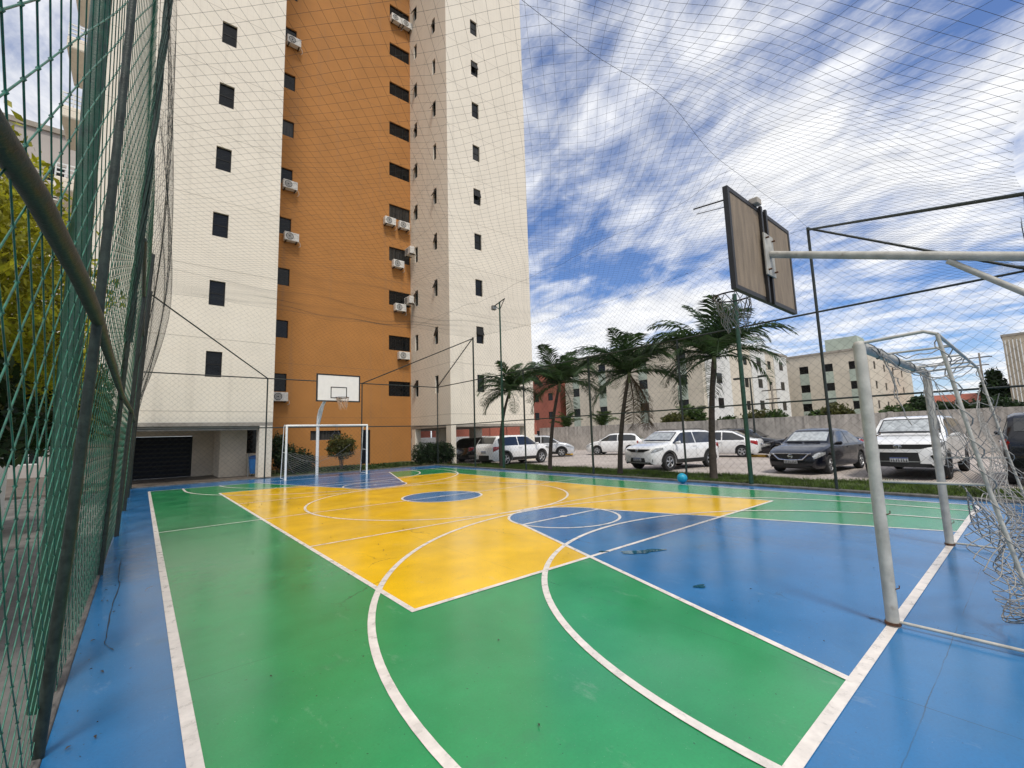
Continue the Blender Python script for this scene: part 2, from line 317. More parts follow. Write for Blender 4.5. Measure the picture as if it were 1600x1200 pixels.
def diamond_lines(U, V, d, fn, step=0.2, jit=0.0):
    """two diagonal families over [0,U]x[0,V]; d = diamond diagonal"""
    out = []
    for sgn in (1, -1):
        c0, c1 = (-V, U) if sgn > 0 else (0, U + V)
        for c in np.arange(c0 + d / 2, c1, d):
            # u = c + sgn*v
            v0, v1 = (max(0, -c), min(V, U - c)) if sgn > 0 else (max(0, c - U), min(V, c))
            if v1 - v0 < 0.02: continue
            v = np.linspace(v0, v1, max(2, int((v1 - v0) / step) + 1)); u = c + sgn * v
            out.append(fn(u, v))
    return out
def net(name, U, V, d, fn, r, mtl, parent=None, step=0.2, n=3):
    Vv, F = strands(diamond_lines(U, V, d, fn, step), r, n); return raw(name, Vv, F, mtl, parent, smooth=True)

# pixel helpers used only to work out true 3-D positions on known planes
def pdir(px, py): return CM @ Vector((px - 800, -(py - 600), -687.27))
def onY(px, py, Y): d = pdir(px, py); return Vector((0, 0, CAMH)) + d * (Y / d.y)
def onX(px, py, X): d = pdir(px, py); return Vector((0, 0, CAMH)) + d * (X / d.x)
def onZ(px, py, Z): d = pdir(px, py); return Vector((0, 0, CAMH)) + d * ((Z - CAMH) / d.z)

# ================================================================== SETTING
PZ = -0.20                                      # car park level
tag(MB().add([(-900, -900, -0.30), (1500, -900, -0.30), (1500, 1500, -0.30), (-900, 1500, -0.30)], [(0, 1, 2, 3)]).obj('ground', GROUND), kind='structure')
park = tag(MB().add([(13.2, -45, PZ), (34, -45, PZ), (34, 48, PZ), (13.2, 48, PZ)], [(0, 1, 2, 3)]).obj('parking_lot', PAVER), kind='structure')
# verge: gentle bank from the kerb down to the car park
def verge_z(x): return -0.02 + (x - 11.42) / (15.3 - 11.42) * (PZ + 0.012 + 0.02) if x < 15.3 else PZ + 0.012
vb = MB(); vb.grid([[(x, y, verge_z(x) + 0.02 * math.sin(y * 1.3 + x * 2)) for x in (11.42, 12.2, 13.2, 14.2, 14.9, 15.25)] for y in np.arange(-14, 20.4, 0.8)])
tag(vb.obj('verge', SOIL), kind='structure')
ng = 62000
gx = 11.42 + rng.random(ng) ** 0.9 * 3.95; gy = -3.5 + rng.random(ng) * 23.6
gh = (0.05 + 0.10 * rng.random(ng)) * (0.65 + 0.5 * np.sin(gy * 1.9 + gx) * np.sin(gx * 3.1) + 0.25 * rng.random(ng))
gh = np.clip(gh, 0.03, 0.2); ga = rng.random(ng) * 2 * np.pi; gw = 0.006 + 0.006 * rng.random(ng)
gz = np.array([verge_z(x) for x in gx]) + 0.02 * np.sin(gy * 1.3 + gx * 2) - 0.01
ca, sa = np.cos(ga), np.sin(ga); ln = (rng.random(ng) - 0.5) * 0.14; ln2 = (rng.random(ng) - 0.5) * 0.14
GV = np.stack([np.stack([gx - ca * gw, gy - sa * gw, gz], 1), np.stack([gx + ca * gw, gy + sa * gw, gz], 1), np.stack([gx + ln, gy + ln2, gz + gh], 1)], 1).reshape(-1, 3)
tag(raw('grass', GV, np.arange(ng * 3).reshape(-1, 3), GRASS), 'uneven green grass growing on the verge beside the court', 'grass', kind='stuff')
tag(MB().box(-40, -0.335, -30, 19.4, -0.25, -0.06).obj('path', DARKPAVE), kind='structure')
tag(MB().box(-6, 4.12, 19.62, 32, -0.25, 0.004).obj('patio', PATIO), kind='structure')
bed = MB(); bed.grid([[(x, y, -0.03 + 0.05 * math.sin(x * 1.7) * math.sin(y * 2.1)) for x in np.arange(4.16, 12.9, 0.6)] for y in (19.64, 20.6, 22, 23.5, 24.85)])
tag(bed.obj('planting_bed', SOIL), kind='structure')
kb = MB(); kb.box(11.24, 11.42, -1.5, 19.62, -0.28, 0.045); tag(kb.obj('kerb', KERB, bevel=0.012), kind='structure')
kb = MB(); kb.box(-0.36, 11.238, 19.46, 19.62, -0.28, 0.03); tag(kb.obj('kerb', KERB, bevel=0.012), kind='structure')
kb = MB(); kb.box(-0.33, -0.272, -3, 19.455, -0.28, 0.012); tag(kb.obj('kerb', KERB, bevel=0.012), kind='structure')

# ---- court slab and its paint
court = tag(MB().box(-0.27, 11.236, -3.0, 19.455, -0.28, 0.0).obj('court', BLUE), kind='structure')
X0, X1, Y0, Y1 = 0.25, 10.62, 0.80, 17.62; XC, YC = 5.5, 9.21
def paint(name, pts, z, m): return MB().poly(pts, z).obj(name, m, court)
paint('green_field', [(X0, Y0), (X1, Y0), (X1, Y1), (X0, Y1)], 0.0010, GREEN)
YX0, YX1, YY0, YY1 = 1.75, 9.22, 3.40, 15.02
paint('yellow_field', [(YX0, YY0), (YX1, YY0), (YX1, YY1), (YX0, YY1)], 0.0020, YEL)
def arc(cx, cy, r, a0, a1, n): return [(cx + r * math.cos(a0 + (a1 - a0) * i / n), cy + r * math.sin(a0 + (a1 - a0) * i / n)) for i in range(n + 1)]
FT = 5.30; KB0, KB1 = 3.03, 7.98; KT = 0.92
paint('blue_key', [(KB0, Y0), (KB1, Y0), (XC + KT, FT)] + arc(XC, FT, KT, 0, math.pi, 40)[1:-1] + [(XC - KT, FT)], 0.0030, BLUE)
paint('blue_key', [(KB1, Y1), (KB0, Y1), (XC - KT, 2 * YC - FT)] + arc(XC, 2 * YC - FT, KT, math.pi, 2 * math.pi, 40)[1:-1] + [(XC + KT, 2 * YC - FT)], 0.0030, BLUE)
paint('blue_centre_circle', arc(XC, YC, 0.90, 0, 2 * math.pi, 64)[:-1], 0.0030, BLUE)
LZ = [0.0042]
def strip(pts, w, closed=False, name='court_line'):
    pts = [Vector((p[0], p[1])) for p in pts]; n = len(pts); L = []; Rr = []
    for i, p in enumerate(pts):
        a = pts[(i - 1) % n] if (closed or i > 0) else p; b = pts[(i + 1) % n] if (closed or i < n - 1) else p
        d = (b - a).normalized(); nn = Vector((-d.y, d.x)) * w / 2; L.append(p + nn); Rr.append(p - nn)
    LZ[0] += 0.0001; z = LZ[0]; m = MB(); k = n if closed else n - 1
    m.add([(p.x, p.y, z) for p in L] + [(p.x, p.y, z) for p in Rr], [(i, n + i, n + (i + 1) % n, (i + 1) % n) for i in range(k)])
    return m.obj(name, LINE, court)
Wd = 0.065
strip([(X0, Y0 - 0.03), (X0, Y1)], 0.062, name='sideline'); strip([(X1, Y0), (X1, Y1)], 0.05, name='sideline')
strip([(X0 - 0.03, Y0), (X1 + 0.03, Y0)], 0.062, name='goal_line'); strip([(X0, Y1), (X1, Y1)], 0.05, name='goal_line')
strip([(X0, YC), (X1, YC)], 0.042, name='halfway_line')
strip([(YX0, YY0 - 0.025), (YX0, YY1)], 0.052); strip([(YX1, YY0), (YX1, YY1)], 0.045); strip([(YX0 - 0.02, YY0), (YX1, YY0)], 0.052); strip([(YX0, YY1), (YX1, YY1)], 0.045)
strip([(YX0, YC - 2.87), (YX1, YC - 2.87)], 0.045); strip([(YX0, YC + 2.75), (YX1, YC + 2.75)], 0.045)
strip(arc(XC, YC, 0.92, 0, 2 * math.pi, 64)[:-1], 0.05, True, 'circle_line'); strip(arc(XC, YC, 2.93, 0, 2 * math.pi, 110)[:-1], 0.05, True, 'circle_line')
for s in (1, -1):
    f = (lambda y: y) if s > 0 else (lambda y: 2 * YC - y)
    mp = lambda P: [(x, f(y)) for x, y in P]
    strip(mp([(KB0, Y0), (XC - KT, FT)]), 0.05, name='key_line'); strip(mp([(KB1, Y0), (XC + KT, FT)]), 0.05, name='key_line')
    strip(mp([(XC - KT, FT), (XC + KT, FT)]), 0.05, name='free_throw_line')
    strip(mp(arc(XC, FT, KT, 0, 2 * math.pi, 60)[:-1]), 0.045, True, 'circle_line')
    strip(mp([(XC + 4.43, Y0)] + arc(XC, 1.72, 4.43, 0, math.pi, 80) + [(XC - 4.43, Y0)]), 0.056, name='three_point_line')
    strip(mp(arc(XC, 0.80, 3.45, 0, math.pi, 70)), 0.056, name='penalty_area_line')
    LZ[0] += 0.0002; paintz = LZ[0]
    MB().poly(arc(XC, f(FT), 0.06, 0, 2 * math.pi, 16)[:-1], paintz).obj('spot', LINE, court)
MB().poly(arc(XC, YC, 0.06, 0, 2 * math.pi, 16)[:-1], LZ[0] + 0.0003).obj('spot', LINE, court)
# puddles
def blob(cx, cy, rx, ry, rot, seed, n=40):
    rr = random.Random(seed); ph = [rr.random() * 6.28 for _ in range(5)]; P = []
    for i in range(n):
        a = 6.2832 * i / n; k = 1 + 0.28 * math.sin(2 * a + ph[0]) + 0.2 * math.sin(3 * a + ph[1]) + 0.12 * math.sin(5 * a + ph[2]) + 0.08 * math.sin(8 * a + ph[3])
        x, y = rx * k * math.cos(a), ry * k * math.sin(a); P.append((cx + x * math.cos(rot) - y * math.sin(rot), cy + x * math.sin(rot) + y * math.cos(rot)))
    return P
for (px, py, rx, ry, sd) in ((1003, 861, 0.21, 0.085, 4), (943, 861, 0.05, 0.03, 9), (1093, 915, 0.07, 0.03, 6)):
    q = onZ(px, py, 0.012); tag(MB().poly(blob(q.x, q.y, rx, ry, -0.5, sd), 0.0085).obj('puddle', PUD), kind='structure')
# cracks in the slab
def crack(pix, w):
    P = [onZ(a, b, 0.0) for a, b in pix]; Q = []
    for i in range(len(P) - 1):
        for k in range(4): t = k / 4; q = P[i].lerp(P[i + 1], t); Q.append((q.x + random.gauss(0, w * .8), q.y + random.gauss(0, w * .8)))
    Q.append((P[-1].x, P[-1].y)); n = len(Q); m = MB(); V = []
    for i, (x, y) in enumerate(Q):
        a = Q[max(0, i - 1)]; b = Q[min(n - 1, i + 1)]; dx, dy = b[0] - a[0], b[1] - a[1]; l = math.hypot(dx, dy) + 1e-6; ww = w * (0.25 + random.random()) * (0.3 if i in (0, n - 1) else 1); V += [(x - dy / l * ww, y + dx / l * ww, 0.0068), (x + dy / l * ww, y - dx / l * ww, 0.0068)]
    m.add(V, [(2 * i, 2 * i + 1, 2 * i + 3, 2 * i + 2) for i in range(n - 1)]); m.obj('crack', CRACK, court)
crack([(190, 872), (184, 903), (188, 914), (178, 938), (171, 965), (167, 992), (164, 1008), (178, 1018)], 0.0035)
crack([(178, 1018), (210, 1010), (262, 998)], 0.0012); crack([(285, 992), (340, 975), (400, 962)], 0.0012)
crack([(1352, 965), (1372, 970), (1388, 976)], 0.006); crack([(185, 838), (205, 836), (238, 830)], 0.003);
crack([(600, 895), (660, 880), (770, 866)], 0.0010); crack([(1215, 830), (1290, 842), (1370, 850), (1450, 862)], 0.0012)
# fallen leaves and bits of dirt
lm = MB()
for i in range(240):
    x = rng.uniform(-0.15, 11.1); y = rng.uniform(1.0, 19.3)
    if i < 40: x, y = 1.8 + abs(rng.normal(0, 0.5)), 11.6 + rng.normal(0, 0.5)
    elif i < 110: x = -0.2 + abs(rng.normal(0, 0.06)); 
    a = rng.uniform(0, 6.28); l_ = rng.uniform(0.006, 0.016) * min(1.6, 0.7 + y / 9); w_ = l_ * rng.uniform(0.3, 0.55); z = 0.009
    c, s = math.cos(a), math.sin(a)
    lm.add([(x - c * l_, y - s * l_, z), (x - s * w_, y + c * w_, z + 0.006), (x + c * l_, y + s * l_, z + 0.003), (x + s * w_, y - c * w_, z + 0.008)], [(0, 1, 2), (0, 2, 3)])
tag(lm.obj('leaf_litter', mat('dry_leaf_litter', (0.05, 0.04, 0.03), 0.8, 0.5, 3)), 'scattered dry leaf bits on the painted court', 'leaves', kind='stuff')

# ================================================================== TOWER
FL = 2.83
def facade(m, O, u, n, Wd, z0, z1, ops, depth=0.14):
    """wall sheet with openings (u0,u1,z0,z1) and their reveals; O ground origin, u along, n outward"""
    O = Vector(O); u = Vector(u); n = Vector(n); up = Vector((0, 0, 1))
    us = sorted({0.0, Wd} | {a for o in ops for a in o[:2]}); zs = sorted({z0, z1} | {a for o in ops for a in o[2:4]})
    flip = u.cross(up).dot(n) < 0
    def q(a, b, c, d): m.add([a, b, c, d], [(0, 1, 2, 3) if not flip else (3, 2, 1, 0)])
    P = lambda a, z, dd=0.0: O + u * a + up * z - n * dd
    for i in range(len(us) - 1):
        zz = None
        for j in range(len(zs) - 1):
            cu, cz = (us[i] + us[i + 1]) / 2, (zs[j] + zs[j + 1]) / 2
            hole = any(o[0] < cu < o[1] and o[2] < cz < o[3] for o in ops)
            if not hole:
                q(P(us[i], zs[j]), P(us[i + 1], zs[j]), P(us[i + 1], zs[j + 1]), P(us[i], zs[j + 1]))
    for a, b, c, d in [o[:4] for o in ops]:
        q(P(a, c), P(b, c), P(b, c, depth), P(a, c, depth)); q(P(a, d, depth), P(b, d, depth), P(b, d), P(a, d))
        q(P(a, c), P(a, c, depth), P(a, d, depth), P(a, d)); q(P(b, c, depth), P(b, c), P(b, d), P(b, d, depth))
_wmesh = {}
def window(parent, O, u, n, o, depth=0.11, fm=None, gm=None, bars=1, transom=False, sash=0.0, fw=0.035):
    fm = fm or BLK; gm = gm or GLASS
    w, h = round(o[1] - o[0], 2), round(o[3] - o[2], 2); key = (w, h, bars, transom, fm.name, gm.name, fw)
    if key not in _wmesh:
        f = MB(); f.box(0.002, w - 0.002, -0.03, 0.02, 0.002, fw); f.box(0.002, w - 0.002, -0.03, 0.02, h - fw, h - 0.002); f.box(0.002, fw, -0.03, 0.02, fw, h - fw); f.box(w - fw, w - 0.002, -0.03, 0.02, fw, h - fw)
        for k in range(bars): x = w * (k + 1) / (bars + 1); f.box(x - fw * .5, x + fw * .5, -0.028, 0.02, fw, h - fw)
        if transom: f.box(fw, w - fw, -0.026, 0.02, h * 0.5 - fw * .5, h * 0.5 + fw * .5)
        p = MB(); p.box(fw * .6, w - fw * .6, -0.008, 0.008, fw * .6, h - fw * .6)
        _wmesh[key] = (f.mesh('window', fm), p.mesh('pane', gm))
    O = Vector(O); u = Vector(u); n = Vector(n)
    mtx = Matrix((u, -n, Vector((0, 0, 1)))).transposed().to_4x4(); mtx.translation = O + u * o[0] + Vector((0, 0, o[2])) - n * depth
    a = bpy.data.objects.new('window', _wmesh[key][0]); COL.objects.link(a); a.parent = parent; a.matrix_local = mtx
    b = bpy.data.objects.new('pane', _wmesh[key][1]); COL.objects.link(b); b.parent = a
    if sash:
        s = MB(); s.box(0.02, w - 0.02, 0, 0.025, -h * 0.5, 0); so_ = s.obj('sash', BLK, a); so_.location = (0, -depth * 0.6, h - 0.03); so_.rotation_euler = (-sash, 0, 0)
    return a
tower = tag(empty('apartment_tower', (8, 22, 0)), 'tall cream apartment tower with a recessed orange middle bay behind the court', 'building')
def tp(o): o.matrix_parent_inverse = Matrix.Translation((-8, -22, 0)); return o
class _T: pass
TZ = 40.0; SL = 2.06; LFY = 20.25; RFY = 20.3; OY = 24.9
floors = range(12)
lw = [(3.72, 4.25, 3.95 + FL * k, 4.95 + FL * k) for k in floors]          # left block, u from X=-2
m = MB(); facade(m, (-2, LFY, 0), (1, 0, 0), (0, -1, 0), 6.1, SL + 0.14, TZ, lw)
m.add([(4.1, LFY, SL + 0.14), (4.1, OY, SL + .14), (4.1, OY, TZ), (4.1, LFY, TZ)], [(0, 1, 2, 3)]); m.add([(-2, LFY, SL + .14), (-2, 33, SL + .14), (-2, 33, TZ), (-2, LFY, TZ)], [(3, 2, 1, 0)])
tp(m.obj('left_block_wall', CREAM, tower))
def orl(k): return (4.5 - 4.1, 5.62 - 4.1, 3.96 + FL * k, 4.90 + FL * k)
def orr(k): return (11.24 - 4.1, 12.66 - 4.1, 3.93 + FL * k, 4.84 + FL * k)
ow = [orl(k) for k in floors] + [orr(k) for k in floors] + [(9.58 - 4.1, 10.12 - 4.1, 0.0, 1.93), (6.85 - 4.1, 8.45 - 4.1, 1.42, 1.92)]
m = MB(); facade(m, (4.1, OY, 0), (1, 0, 0), (0, -1, 0), 8.6, -0.25, TZ, ow); tp(m.obj('orange_wall', ORANGE, tower))
rs = []
for k in floors:
    rs.append((1.25, 1.62, 3.87 + FL * k, 4.87 + FL * k)); rs.append((3.62, 4.02, 3.87 + FL * k, 4.87 + FL * k))
m = MB(); facade(m, (12.7, RFY, 0), (0, 1, 0), (-1, 0, 0), 4.6, SL, TZ, rs)
rw = [(1.80, 2.32, 3.87 + FL * k, 4.87 + FL * k) for k in floors]
facade(m, (12.7, RFY, 0), (1, 0, 0), (0, -1, 0), 6.1, SL, TZ, rw)
m.add([(18.8, RFY, SL), (18.8, 33, SL), (18.8, 33, TZ), (18.8, RFY, TZ)], [(0, 1, 2, 3)])
tp(m.obj('right_block_wall', CREAM, tower))
m = MB(); m.box(-1.99, 18.79, RFY + .01, 33, TZ - 0.3, TZ); tp(m.obj('roof_slab', SOFF, tower))
class _P:                                                        # windows: parent offset handled by local matrices
    pass
wroot = Vector((8, 22, 0))
def tw(O, u, n, o, **k):
    k.setdefault('gm', GLASS2 if random.random() < 0.28 else GLASS); a = window(tower, Vector(O) - wroot, u, n, o, **k); return a
for o in lw: tw((-2, LFY, 0), (1, 0, 0), (0, -1, 0), o, bars=0, transom=True)
for k in floors:
    tw((4.1, OY, 0), (1, 0, 0), (0, -1, 0), orl(k), bars=1); tw((4.1, OY, 0), (1, 0, 0), (0, -1, 0), orr(k), bars=2)
for i, o in enumerate(rs): tw((12.7, RFY, 0), (0, 1, 0), (-1, 0, 0), o, bars=0, transom=True, sash=(0.0, 0.5, 0.3, 0.0, 0.42, 0.55, 0.25)[i % 7])
for i, o in enumerate(rw): tw((12.7, RFY, 0), (1, 0, 0), (0, -1, 0), o, bars=0, transom=True, sash=(0.0, 0.3, 0.0)[i % 3])
o = ow[-2]; m = MB(); m.box(9.58, 10.12, OY + 0.08, OY + 0.13, 0, 1.93); d_ = tp(m.obj('door', DOORM, tower)); m = MB(); m.box(9.64, 9.69, OY + 0.05, OY + 0.079, 0.9, 1.05); tp(m.obj('handle', METAL, d_)).matrix_parent_inverse = Matrix()
tw((4.1, OY, 0), (1, 0, 0), (0, -1, 0), ow[-1], bars=2)
# soffits, beams, pillars, undercroft
m = MB(); m.box(-2, 4.1, LFY + 0.002, 33, SL, SL + 0.139); m.box(-2, 3.62, LFY + 0.15, LFY + 0.35, SL - 0.16, SL - 0.001); tp(m.obj('soffit', SOFF, tower))
m = MB(); m.box(12.71, 18.79, RFY + 0.01, 33, SL - 0.14, SL - 0.002); tp(m.obj('soffit', SOFF, tower))
def pillar(x0, x1, y0, y1, z0, z1=SL - 0.004, mm=None): m = MB(); m.box(x0, x1, y0, y1, z0, z1); return tp(m.obj('pillar', mm or CREAM, tower, bevel=0.008))
pillar(3.63, 4.098, LFY + .003, LFY + 0.6, -0.1, SL + .138); pillar(12.705, 13.02, RFY + .003, RFY + 0.5, -0.28); pillar(18.0, 18.78, RFY + .003, RFY + 0.5, -0.28)
pillar(14.55, 15.1, 24.5, 25.1, -0.28); pillar(12.72, 13.1, 24.4, 24.88, -.28); pillar(17.9, 18.6, 25.6, 26.2, -.28)
m = MB(); m.box(-2, -0.28, 24.0, 24.2, 0, SL - .002); m.box(1.72, 4.09, 24.0, 24.2, 0, SL - .002); m.box(-0.28, 1.72, 24.0, 24.2, 1.76, SL - .002); tp(m.obj('undercroft_wall', UNDER, tower))
m = MB(); m.box(2.50, 3.46, 21.9, 23.99, 0, SL - .003); tp(m.obj('undercroft_wall', UNDER, tower))
m = MB(); m.box(3.461, 4.09, 22.0, 22.2, 0, 0.92); tp(m.obj('undercroft_wall', UNDER, tower))
m = MB(); m.box(3.47, 4.08, 22.6, 22.64, 0.93, 2.0); tp(m.obj('undercroft_window', GLASS, tower))
gt = MB()
gt.box(-0.28, 1.72, 24.10, 24.14, 0.02, 1.75); g_ = tp(gt.obj('garage_gate', DOORM, tower))
for k in range(9): m = MB(); m.box(-0.26, 1.70, 24.07, 24.099, 0.10 + k * 0.185, 0.115 + k * 0.185 + 0.05); q = m.obj('slat', BLK, g_)
for k in range(2): m = MB(); m.box(-0.28 + k * 1.95, -0.23 + k * 1.95, 24.05, 24.098, 0.02, 1.75); m.obj('gate_frame', BLK, g_)
# balconies on both flanks
def balcony(x0, x1, y0, y1, z):
    m = MB(); m.box(x0, x1, y0, y1, z, z + 0.5); b = tp(m.obj('balcony', CREAM, tower, bevel=0.06))
    m = MB()
    for k in range(3): m.box(x0 + .02, x1 - .02, y0 - 0.02, y0 + 0.02, z + 0.60 + 0.17 * k, z + 0.65 + 0.17 * k)
    for k in range(4): xx = x0 + .04 + (x1 - x0 - .08) * k / 3; m.box(xx - .02, xx + .02, y0 - .018, y0 + .018, z + .5, z + 1.0)
    m.obj('balcony_rail', WFR, b)
for k in range(0, 12):
    balcony(-2.95, -2.003, 22.0, 24.5, 2.55 + FL * k - 0.25); balcony(18.803, 19.35, 22.3, 24.5, 2.45 + FL * k)

# ---- air conditioners
def aircon(px, py, Y, label, w=0.72, h=0.46, d=0.30, side=False, dish=False):
    p = onY(px, py, Y)
    e = empty('air_conditioner', (p.x, Y, p.z - h / 2), R_(-90) if side else 0)
    tag(e, label, 'air conditioner', 'air conditioners on the tower')
    m = MB(); m.box(-w / 2, w / 2, -d / 2, d / 2, 0, h); m.obj('casing', ACW, e, bevel=0.02)
    g = MB(); n = 20; cx_ = -0.10
    for r0, r1 in ((0.0, 0.05), (0.085, 0.11), (0.145, 0.185)):
        for i in range(n):
            a, b = 2 * math.pi * i / n, 2 * math.pi * (i + 1) / n
            g.add([(cx_ + r * math.cos(t), -d / 2 - 0.008, h / 2 + r * math.sin(t)) for r, t in ((r0 + 1e-4, a), (r1, a), (r1, b), (r0 + 1e-4, b))], [(0, 1, 2, 3)])
    g.obj('fan_grille', ACD, e)
    for sx_ in (-1, 1): m = MB(); m.box(sx_ * w * .36 - .02, sx_ * w * .36 + .02, -d / 2 + .02, d / 2 + 0.12, -0.05, -0.002); m.obj('bracket', BLK, e)
    m = MB(); m.tube([(w / 2, 0.05, h * .3), (w / 2 + .10, 0.08, h * .1), (w / 2 + .14, .12, -.1), (w / 2 + .05, d / 2 + .1, -.16)], 0.014, 6); m.obj('hose', ACW, e)
    return e
AY = OY - 0.22
for a in ((459, 66, 'air conditioner under the orange wall window near the top edge, beside the left block'),
          (453, 290, 'white air conditioner on the orange wall, upper of two stacked beside the left block'),
          (455, 371, 'white air conditioner on the orange wall, lower of two stacked beside the left block'),
          (437, 620, 'boxy air conditioner on the orange wall, lowest beside the left block'),
          (619, 31, 'topmost left air conditioner under the right orange wall windows'),
          (635, 40, 'topmost right air conditioner under the right orange wall windows'),
          (609, 346, 'left one of an air conditioner pair below a right orange wall window'),
          (631, 353, 'right one of an air conditioner pair below a right orange wall window'),
          (622, 413, 'air conditioner with looped hose just below the fifth window of the orange wall'),
          (625, 481, 'lower air conditioner of a tight cluster at the orange corner'),
          (631, 556, 'lowest air conditioner under the right orange wall windows')):
    aircon(a[0], a[1], AY, a[2])
aircon(640, 393, OY - 0.5, 'air conditioner turned sideways in the corner of orange and cream walls', side=True)
aircon(639, 470, OY - 0.5, 'upper air conditioner of a tight cluster at the orange corner', side=True)

# ================================================================== BACKGROUND
bw = MB(); bw.box(32.0, 32.2, -45, 33.8, -0.28, 2.02)
wl = tag(bw.obj('boundary_wall', WALLC), 'long stained concrete boundary wall behind the parked cars', 'wall')
for y in np.arange(-44, 33.5, 4.1): m = MB(); m.box(31.93, 31.998, y, y + 0.22, -0.28, 2.06); m.obj('pilaster', WALLC, wl)
bw = MB(); bw.box(13.0, 31.9, 34.0, 34.2, -0.28, 1.35); wl2 = tag(bw.obj('boundary_wall', WHITEW), 'white wall with red panels seen through the tower undercroft', 'wall')
for k in range(9): m = MB(); m.box(13.1 + k * 2.1, 15.0 + k * 2.1, 34.0, 34.15, 1.36, 2.6); m.obj('panel', REDW, wl2)

def block(name, label, x0, x1, y0, y1, h, wallm, fl=2.75, nfl=4, cols_x=None, cols_y=None, strip=None, z0=-0.28, ww=1.15, wh=1.1, sill=0.95, glass=None, fm=None):
    """flat-roofed block; cols_y: window centres on the X=x0 face, cols_x: on the Y=y0 face"""
    e = empty(name, ((x0 + x1) / 2, (y0 + y1) / 2, z0)); tag(e, label, 'building'); off = Vector(e.location)
    zf = [z0 + 0.1 + fl * k for k in range(nfl)]
    oy = [(c - y0 - ww / 2, c - y0 + ww / 2, z + sill, z + sill + wh) for c in (cols_y or []) for z in zf]
    ox = [(c - x0 - ww / 2, c - x0 + ww / 2, z + sill, z + sill + wh) for c in (cols_x or []) for z in zf]
    m = MB(); facade(m, (x0, y0, 0), (0, 1, 0), (-1, 0, 0), y1 - y0, z0, h, oy); facade(m, (x0, y0, 0), (1, 0, 0), (0, -1, 0), x1 - x0, z0, h, ox)
    m.add([(x1, y0, z0), (x1, y1, z0), (x1, y1, h), (x1, y0, h)], [(0, 1, 2, 3)]); m.add([(x0, y1, z0), (x1, y1, z0), (x1, y1, h), (x0, y1, h)], [(3, 2, 1, 0)])
    w = m.obj('wall', wallm, e); w.location = -off
    m = MB(); m.box(x0 - .12, x1 + .12, y0 - .12, y1 + .12, h, h + 0.28); r = m.obj('roof', SOFF, e); r.location = -off
    for c in (cols_y or []):
        if strip:
            zz = [zf[0] + 0.0] + [z + sill + wh for z in zf]
            for k, z in enumerate(zf): m = MB(); m.box(x0 - 0.03, x0 - 0.002, c - ww / 2, c + ww / 2, zz[k] + .01, z + sill - 0.01); q = m.obj('spandrel', strip, e); q.location = -off
    for o in oy: window(e, Vector((x0, y0, 0)) - off, (0, 1, 0), (-1, 0, 0), o, fm=fm or BLK, gm=glass or GLASS, bars=1, fw=0.06)
    for o in ox: window(e, Vector((x0, y0, 0)) - off, (1, 0, 0), (0, -1, 0), o, fm=fm or BLK, gm=glass or GLASS, bars=1, fw=0.06)
    return e
b1 = block('apartment_block', 'beige four storey apartment block behind the palms with green window bands', 45.0, 70.0, 22.3, 42.0, 11.2, BEIGE, cols_y=[24.6, 29.5, 35.5, 40.0], cols_x=[48.5, 56.0, 63.5], strip=MINT)
for (a, b_) in ((45.6, 51.5), (57.5, 62.0), (65, 69.6)):
    m = MB(); m.box(a, b_, 22.2, 22.297, -0.2, 11.1); q = m.obj('white_panel', WHITEW, b1); q.location = -Vector(b1.location)
    for k in range(4): m = MB(); m.box((a + b_) / 2 - .6, (a + b_) / 2 + .6, 22.15, 22.199, 0.9 + 2.75 * k, 2.0 + 2.75 * k); q = m.obj('window', GLASS, b1); q.location = -Vector(b1.location)
b2 = block('apartment_block', 'pale four storey block with a mint roof tank behind the near goal', 74.6, 106, 14.0, 26.4, 11.6, BEIGE, cols_y=[15.6, 18.6, 21.6, 24.4], cols_x=[78, 84, 90, 97], strip=MINT)
m = MB(); m.box(76, 80, 15.2, 19.0, 11.9, 13.8); q = m.obj('roof_tank', MINT, b2); q.location = -Vector(b2.location)
b3 = block('apartment_block', 'tan apartment block cut off by the right edge of the photo', 84.0, 104, -16, 2.0, 12.0, BEIGE2, cols_y=[-1.5, -5, -9], strip=None)
for k in range(5): m = MB(); m.tube([(83.9, 1.8 - k * .32, 0), (83.9, 1.8 - k * .32, 11.5)], 0.06, 6); q = m.obj('pipe', WFR, b3); q.location = -Vector(b3.location)
b4 = block('apartment_block', 'weathered red brick-coloured block beside the cream tower', 46.0, 60.0, 44.0, 62.0, 11.2, REDW, cols_y=[46, 49.0, 52.0, 55.2], cols_x=[49, 54], ww=1.0)
b5 = block('apartment_block', 'grey render block with white window frames seen through the left fence', -16, -3.3, 32.0, 44, 18.05, GREYW, fl=2.95, nfl=6, cols_x=[-13.5, -9.6, -4.25], fm=WFR, sill=0.8, ww=0.8, wh=0.95)
for k in range(1, 6):
    m = MB(); m.box(-4.6, -3.6, 31.4, 31.99, -0.6 + 2.95 * k, -0.05 + 2.95 * k); q = m.obj('balcony', WHITEW, b5); q.location = -Vector(b5.location)
    m = MB(); 
    for j in range(3): m.box(-4.6, -3.6, 31.38, 31.399, -0.5 + 2.95 * k + .16 * j, -0.44 + 2.95 * k + .16 * j)
    q = m.obj('balcony_rail', BLK, b5); q.location = -Vector(b5.location)
